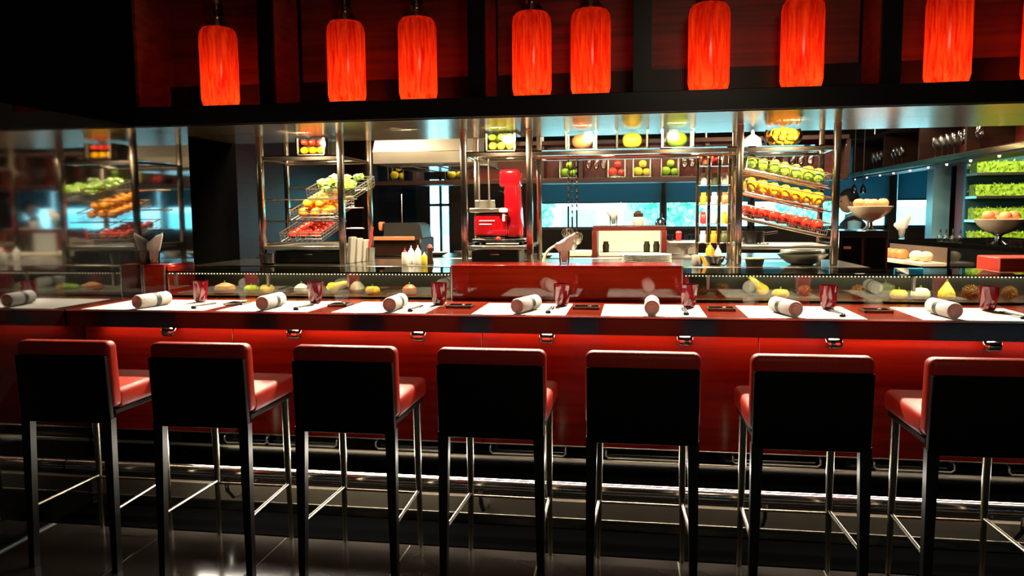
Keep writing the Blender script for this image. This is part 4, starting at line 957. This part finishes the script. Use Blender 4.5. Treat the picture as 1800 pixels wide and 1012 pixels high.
for k, px in enumerate((1652, 1663, 1675, 1688)):
    p = side_at(px, .12); t = T('oil_bottle', 'clear oil bottle with a dark stopper, %s of four on the side bar' % ('leftmost', 'second', 'third', 'rightmost')[k], 'bottle', (p.x, p.y, zt2+.0005))
    ob('body', lathe(B(), [(.022, 0), (.026, .01), (.022, .045), (.008, .06), (.007, .08)], 14), wineglass, t); ob('stopper', lathe(B(), [(.008, .078), (.007, .105), (.004, .11)], 10), black, t)
for k, px in enumerate((1736, 1743, 1750, 1776, 1785, 1795)):
    p = side_at(px, .10); o = ob('shot_glass', lathe(B(), [(.014, 0), (.018, .05), (.0165, .05), (.013, .006)], 12), wineglass, None, (p.x, p.y, zt2+.0005)); tag(o, 'small clear shot glass in the row before the large fruit bowl', 'glass', 'shot glasses on the side bar')
p = side_at(1583, .12); napkin_glass((p.x, p.y, zt2+.0005), 'folded napkin in a glass on the side bar, right of the black cabinet', s=1.0)
# pastry tray in front of the side bar
e0, e1 = Vector((poly[0][0], poly[0][1], 0)), Vector((poly[1][0], poly[1][1], 0)); dd = (e1-e0).normalized(); nn = Vector((dd.y, -dd.x, 0))
if nn.y > 0: nn = -nn
pA, pB = side_at(1568, 0), side_at(1668, 0); mid = (pA+pB)/2; ln_ = (pB-pA).length
t = T('pastry_shelf', 'lit pastry shelf with a cream lip below the side bar top', 'shelf', (mid.x+nn.x*.005, mid.y+nn.y*.005, 0), (0, 0, math.atan2(dd.y, dd.x)))
sz = 1.085
ob('tray', bx(-ln_/2, ln_/2, -.20, -.004, sz-.03, sz, bev=.004), cream, t); ob('back', bx(-ln_/2, ln_/2, -.010, -.004, sz, sz+.12), warmdim, t)
for s in (-1, 1): ob('bracket', bx(s*ln_*.45-.01, s*ln_*.45+.01, -.18, -.004, .0, sz-.03), black, t)
for k in range(6):
    s = (-.42, -.30, -.17, -.05, .2, .36)[k]; pp = mid+dd*ln_*s+nn*.11
    o = ob('bread_roll', xf(blob(B(), .055, .8, lob=3, amp=.05, dim=.05), sc=(1.0, .9, 1)), bread if k < 4 else cream, None, (pp.x, pp.y, sz+.0005)); tag(o, ('golden brown bread roll, %s on the pastry shelf' % ('first', 'second', 'third', 'fourth')[k]) if k < 4 else ('pale pastry, %s at the right of the pastry shelf' % ('left one', 'right one')[k-4]), 'bread')
# red cabinet behind the right case
x0 = PX(1756, 4.75, 480); t = T('red_cabinet', 'bright red cabinet behind the right end of the glass case', 'cabinet', (x0, 4.85, 0))
ob('body', bx(0, .6, -.1, .2, 0, PZ(1780, 453, 4.75), bev=.006), redbox, t); ob('door', bx(.02, .28, -.108, -.1, .1, 1.16, bev=.003), redbox, t); ob('latch', bx(.035, .04, -.112, -.108, 1.02, 1.10), copper, t)
# small pendants near the man
for k, px in enumerate((1501, 1517)):
    x = PX(px, 9.0, 330); t = T('pendant_lamp', 'tiny dark blue pendant lamp near the man, %s of two' % ('left', 'right')[k], 'lamp', (x, 9.0, PZ(px, 340, 9.0)))
    ob('shade', lathe(B(), [(.035, 0), (.028, .06), (.008, .10)], 14), blueglass, t); ob('cord', tube(B(), [(0, 0, .1), (0, 0, 2.76-PZ(px, 340, 9.0))], .006, 6), black, t)

# ------------------------------------------------------------------ the man at the far windows
def person(px, Y):
    x = PX(px, Y, 360); t = T('person', 'dark haired man in dark waistcoat and pale blue shirt by the far windows', 'person', (x, Y, 0), (0, 0, D(-8)))
    J = {'pel': (0, 0, .92, .13, .10), 'ches': (-.01, 0, 1.25, .16, .11), 'neck': (-.015, 0, 1.42, .06, .06), 'nk2': (-.03, 0, 1.49, .052, .052),
         'hl': (.0, -.1, .88, .085, .085), 'kl': (-.02, -.1, .48, .06, .06), 'al': (.0, -.1, .07, .04, .04), 'fl': (-.14, -.1, .035, .04, .03),
         'hr': (.0, .1, .88, .085, .085), 'kr': (.0, .1, .48, .06, .06), 'ar': (.03, .1, .07, .04, .04), 'fr': (-.11, .1, .035, .04, .03),
         'sl': (0, -.17, 1.38, .06, .06), 'el': (-.02, -.22, 1.12, .045, .045), 'wl': (-.22, -.18, 1.06, .028, .03), 'dl': (-.29, -.16, 1.06, .036, .02),
         'sr': (0, .17, 1.38, .06, .06), 'er': (.0, .22, 1.12, .045, .045), 'wr': (-.20, .18, 1.04, .028, .03), 'dr': (-.27, .16, 1.04, .036, .02)}
    E = [('pel', 'ches'), ('ches', 'neck'), ('neck', 'nk2'), ('pel', 'hl'), ('hl', 'kl'), ('kl', 'al'), ('al', 'fl'), ('pel', 'hr'), ('hr', 'kr'), ('kr', 'ar'), ('ar', 'fr'),
         ('ches', 'sl'), ('sl', 'el'), ('el', 'wl'), ('wl', 'dl'), ('ches', 'sr'), ('sr', 'er'), ('er', 'wr'), ('wr', 'dr')]
    for side, (dx, dy, dz) in (('l', (-.29, -.16, 1.06)), ('r', (-.27, .16, 1.04))):
        for k in range(4):
            J['f%s%d' % (side, k)] = (dx-.04, dy+(k-1.5)*.02, dz, .009, .009); J['g%s%d' % (side, k)] = (dx-.075, dy+(k-1.5)*.021, dz-.02, .008, .008)
            E += [('d'+side, 'f%s%d' % (side, k)), ('f%s%d' % (side, k), 'g%s%d' % (side, k))]
        J['t'+side] = (dx-.01, dy+(.04 if side == 'l' else -.04), dz-.01, .010, .010); E.append(('w'+side, 't'+side))
    nm = list(J); me = bpy.data.meshes.new('body'); me.from_pydata([J[k][:3] for k in nm], [(nm.index(a), nm.index(b)) for a, b in E], [])
    o = bpy.data.objects.new('body', me); COL.objects.link(o); m = o.modifiers.new('skin', 'SKIN'); sv = me.skin_vertices[0].data
    for i, k in enumerate(nm): sv[i].radius = J[k][3:5]
    sv[0].use_root = True
    o.modifiers.new('sub', 'SUBSURF').levels = 1
    dg = bpy.context.evaluated_depsgraph_get(); em = bpy.data.meshes.new_from_object(o.evaluated_get(dg)); bpy.data.objects.remove(o)
    b = B(); b.from_mesh(em)
    # head: shaped ellipsoid facing -x, with brow, nose, lips and chin
    n, mm = 24, 18; rings = []
    for i in range(mm):
        th = pi*(i+.3)/(mm-.4); zz = -cos(th)*.118; s = sin(th); ring = []
        for k in range(n):
            a = 2*pi*k/n; rx = .096*s; ry = .076*s; x_, y_ = rx*cos(a), ry*sin(a)
            if cos(a) < -.2:
                f = max(0, -cos(a)); c = math.exp(-(sin(a)/.22)**2)
                x_ -= c*.022*math.exp(-((zz+.012)/.018)**2) + c*.008*math.exp(-((zz+.052)/.008)**2) + f*.008*math.exp(-((zz+.09)/.02)**2)
                x_ += math.exp(-((abs(sin(a))-.42)/.16)**2)*.009*math.exp(-((zz-.014)/.012)**2)
            if zz < -.05 and cos(a) > 0: x_ *= .75
            ring.append(b.verts.new((-.055+x_, y_, 1.60+zz)))
        rings.append(ring)
    for Aa, Cc in zip(rings, rings[1:]):
        for k in range(n): b.faces.new((Aa[k], Aa[(k+1) % n], Cc[(k+1) % n], Cc[k]))
    b.faces.new(rings[0][::-1]); b.faces.new(rings[-1])
    for s in (-1, 1): xf_ = [v for v in bmesh.ops.create_uvsphere(b, u_segments=8, v_segments=6, radius=.028)['verts']]; [setattr(v, 'co', Vector((v.co.x*.6-.04, v.co.y*.35+s*.078, v.co.z+1.595))) for v in xf_]
    ob('body', b, skin, t, sharp=80)
    b = B()
    for s in (-1, 1): q = bmesh.ops.create_uvsphere(b, u_segments=8, v_segments=6, radius=.011)['verts']; [setattr(v, 'co', v.co+Vector((-.133, s*.032, 1.612))) for v in q]
    ob('eyes', b, hairm, t)
    b = B(); bmesh.ops.create_icosphere(b, subdivisions=3, radius=1)
    for v in list(b.verts):
        if v.co.z < -.15 and v.co.x < .35 or v.co.z < -.55: pass
    bmesh.ops.delete(b, geom=[v for v in b.verts if (v.co.x < -.30 and v.co.z < .40) or (v.co.x < .25 and v.co.z < -.05) or v.co.z < -.5], context='VERTS')
    for v in b.verts: k = 1.03+.16*abs(sin(7*v.co.y+6*v.co.x))*max(0, v.co.z); v.co = Vector((v.co.x*.110*k-.05, v.co.y*.090*k, v.co.z*.132*k+1.612))
    ob('hair', b, hairm, t, sharp=80)
    bm_s = B(); lathe(bm_s, [(.125, .90), (.155, 1.0), (.165, 1.25), (.17, 1.36), (.09, 1.43), (.062, 1.45)], 24, cap0=False, cap1=False); xf(bm_s, sc=(.82, 1.15, 1)); ob('waistcoat', bm_s, vest, t)
    bm_s = B(); lathe(bm_s, [(.075, 1.415), (.068, 1.47), (.064, 1.47)], 20, cap0=False, cap1=False); xf(bm_s, (-.015, 0, 0)); ob('collar', bm_s, shirt, t)
    for a, c in (('sl', 'el'), ('sr', 'er')): ob('sleeve', tube(B(), [J[a][:3], J[c][:3], Vector(J[c][:3]).lerp(Vector(J['w'+a[1]][:3]), .8)], .075, 12, taper=.045), shirt, t)
    ob('trousers', xf(lathe(B(), [(.12, .07), (.14, .5), (.165, .88), (.16, .95)], 20, cap0=False, cap1=False), sc=(.75, 1.15, 1)), vest, t)
person(1500, 9.3)
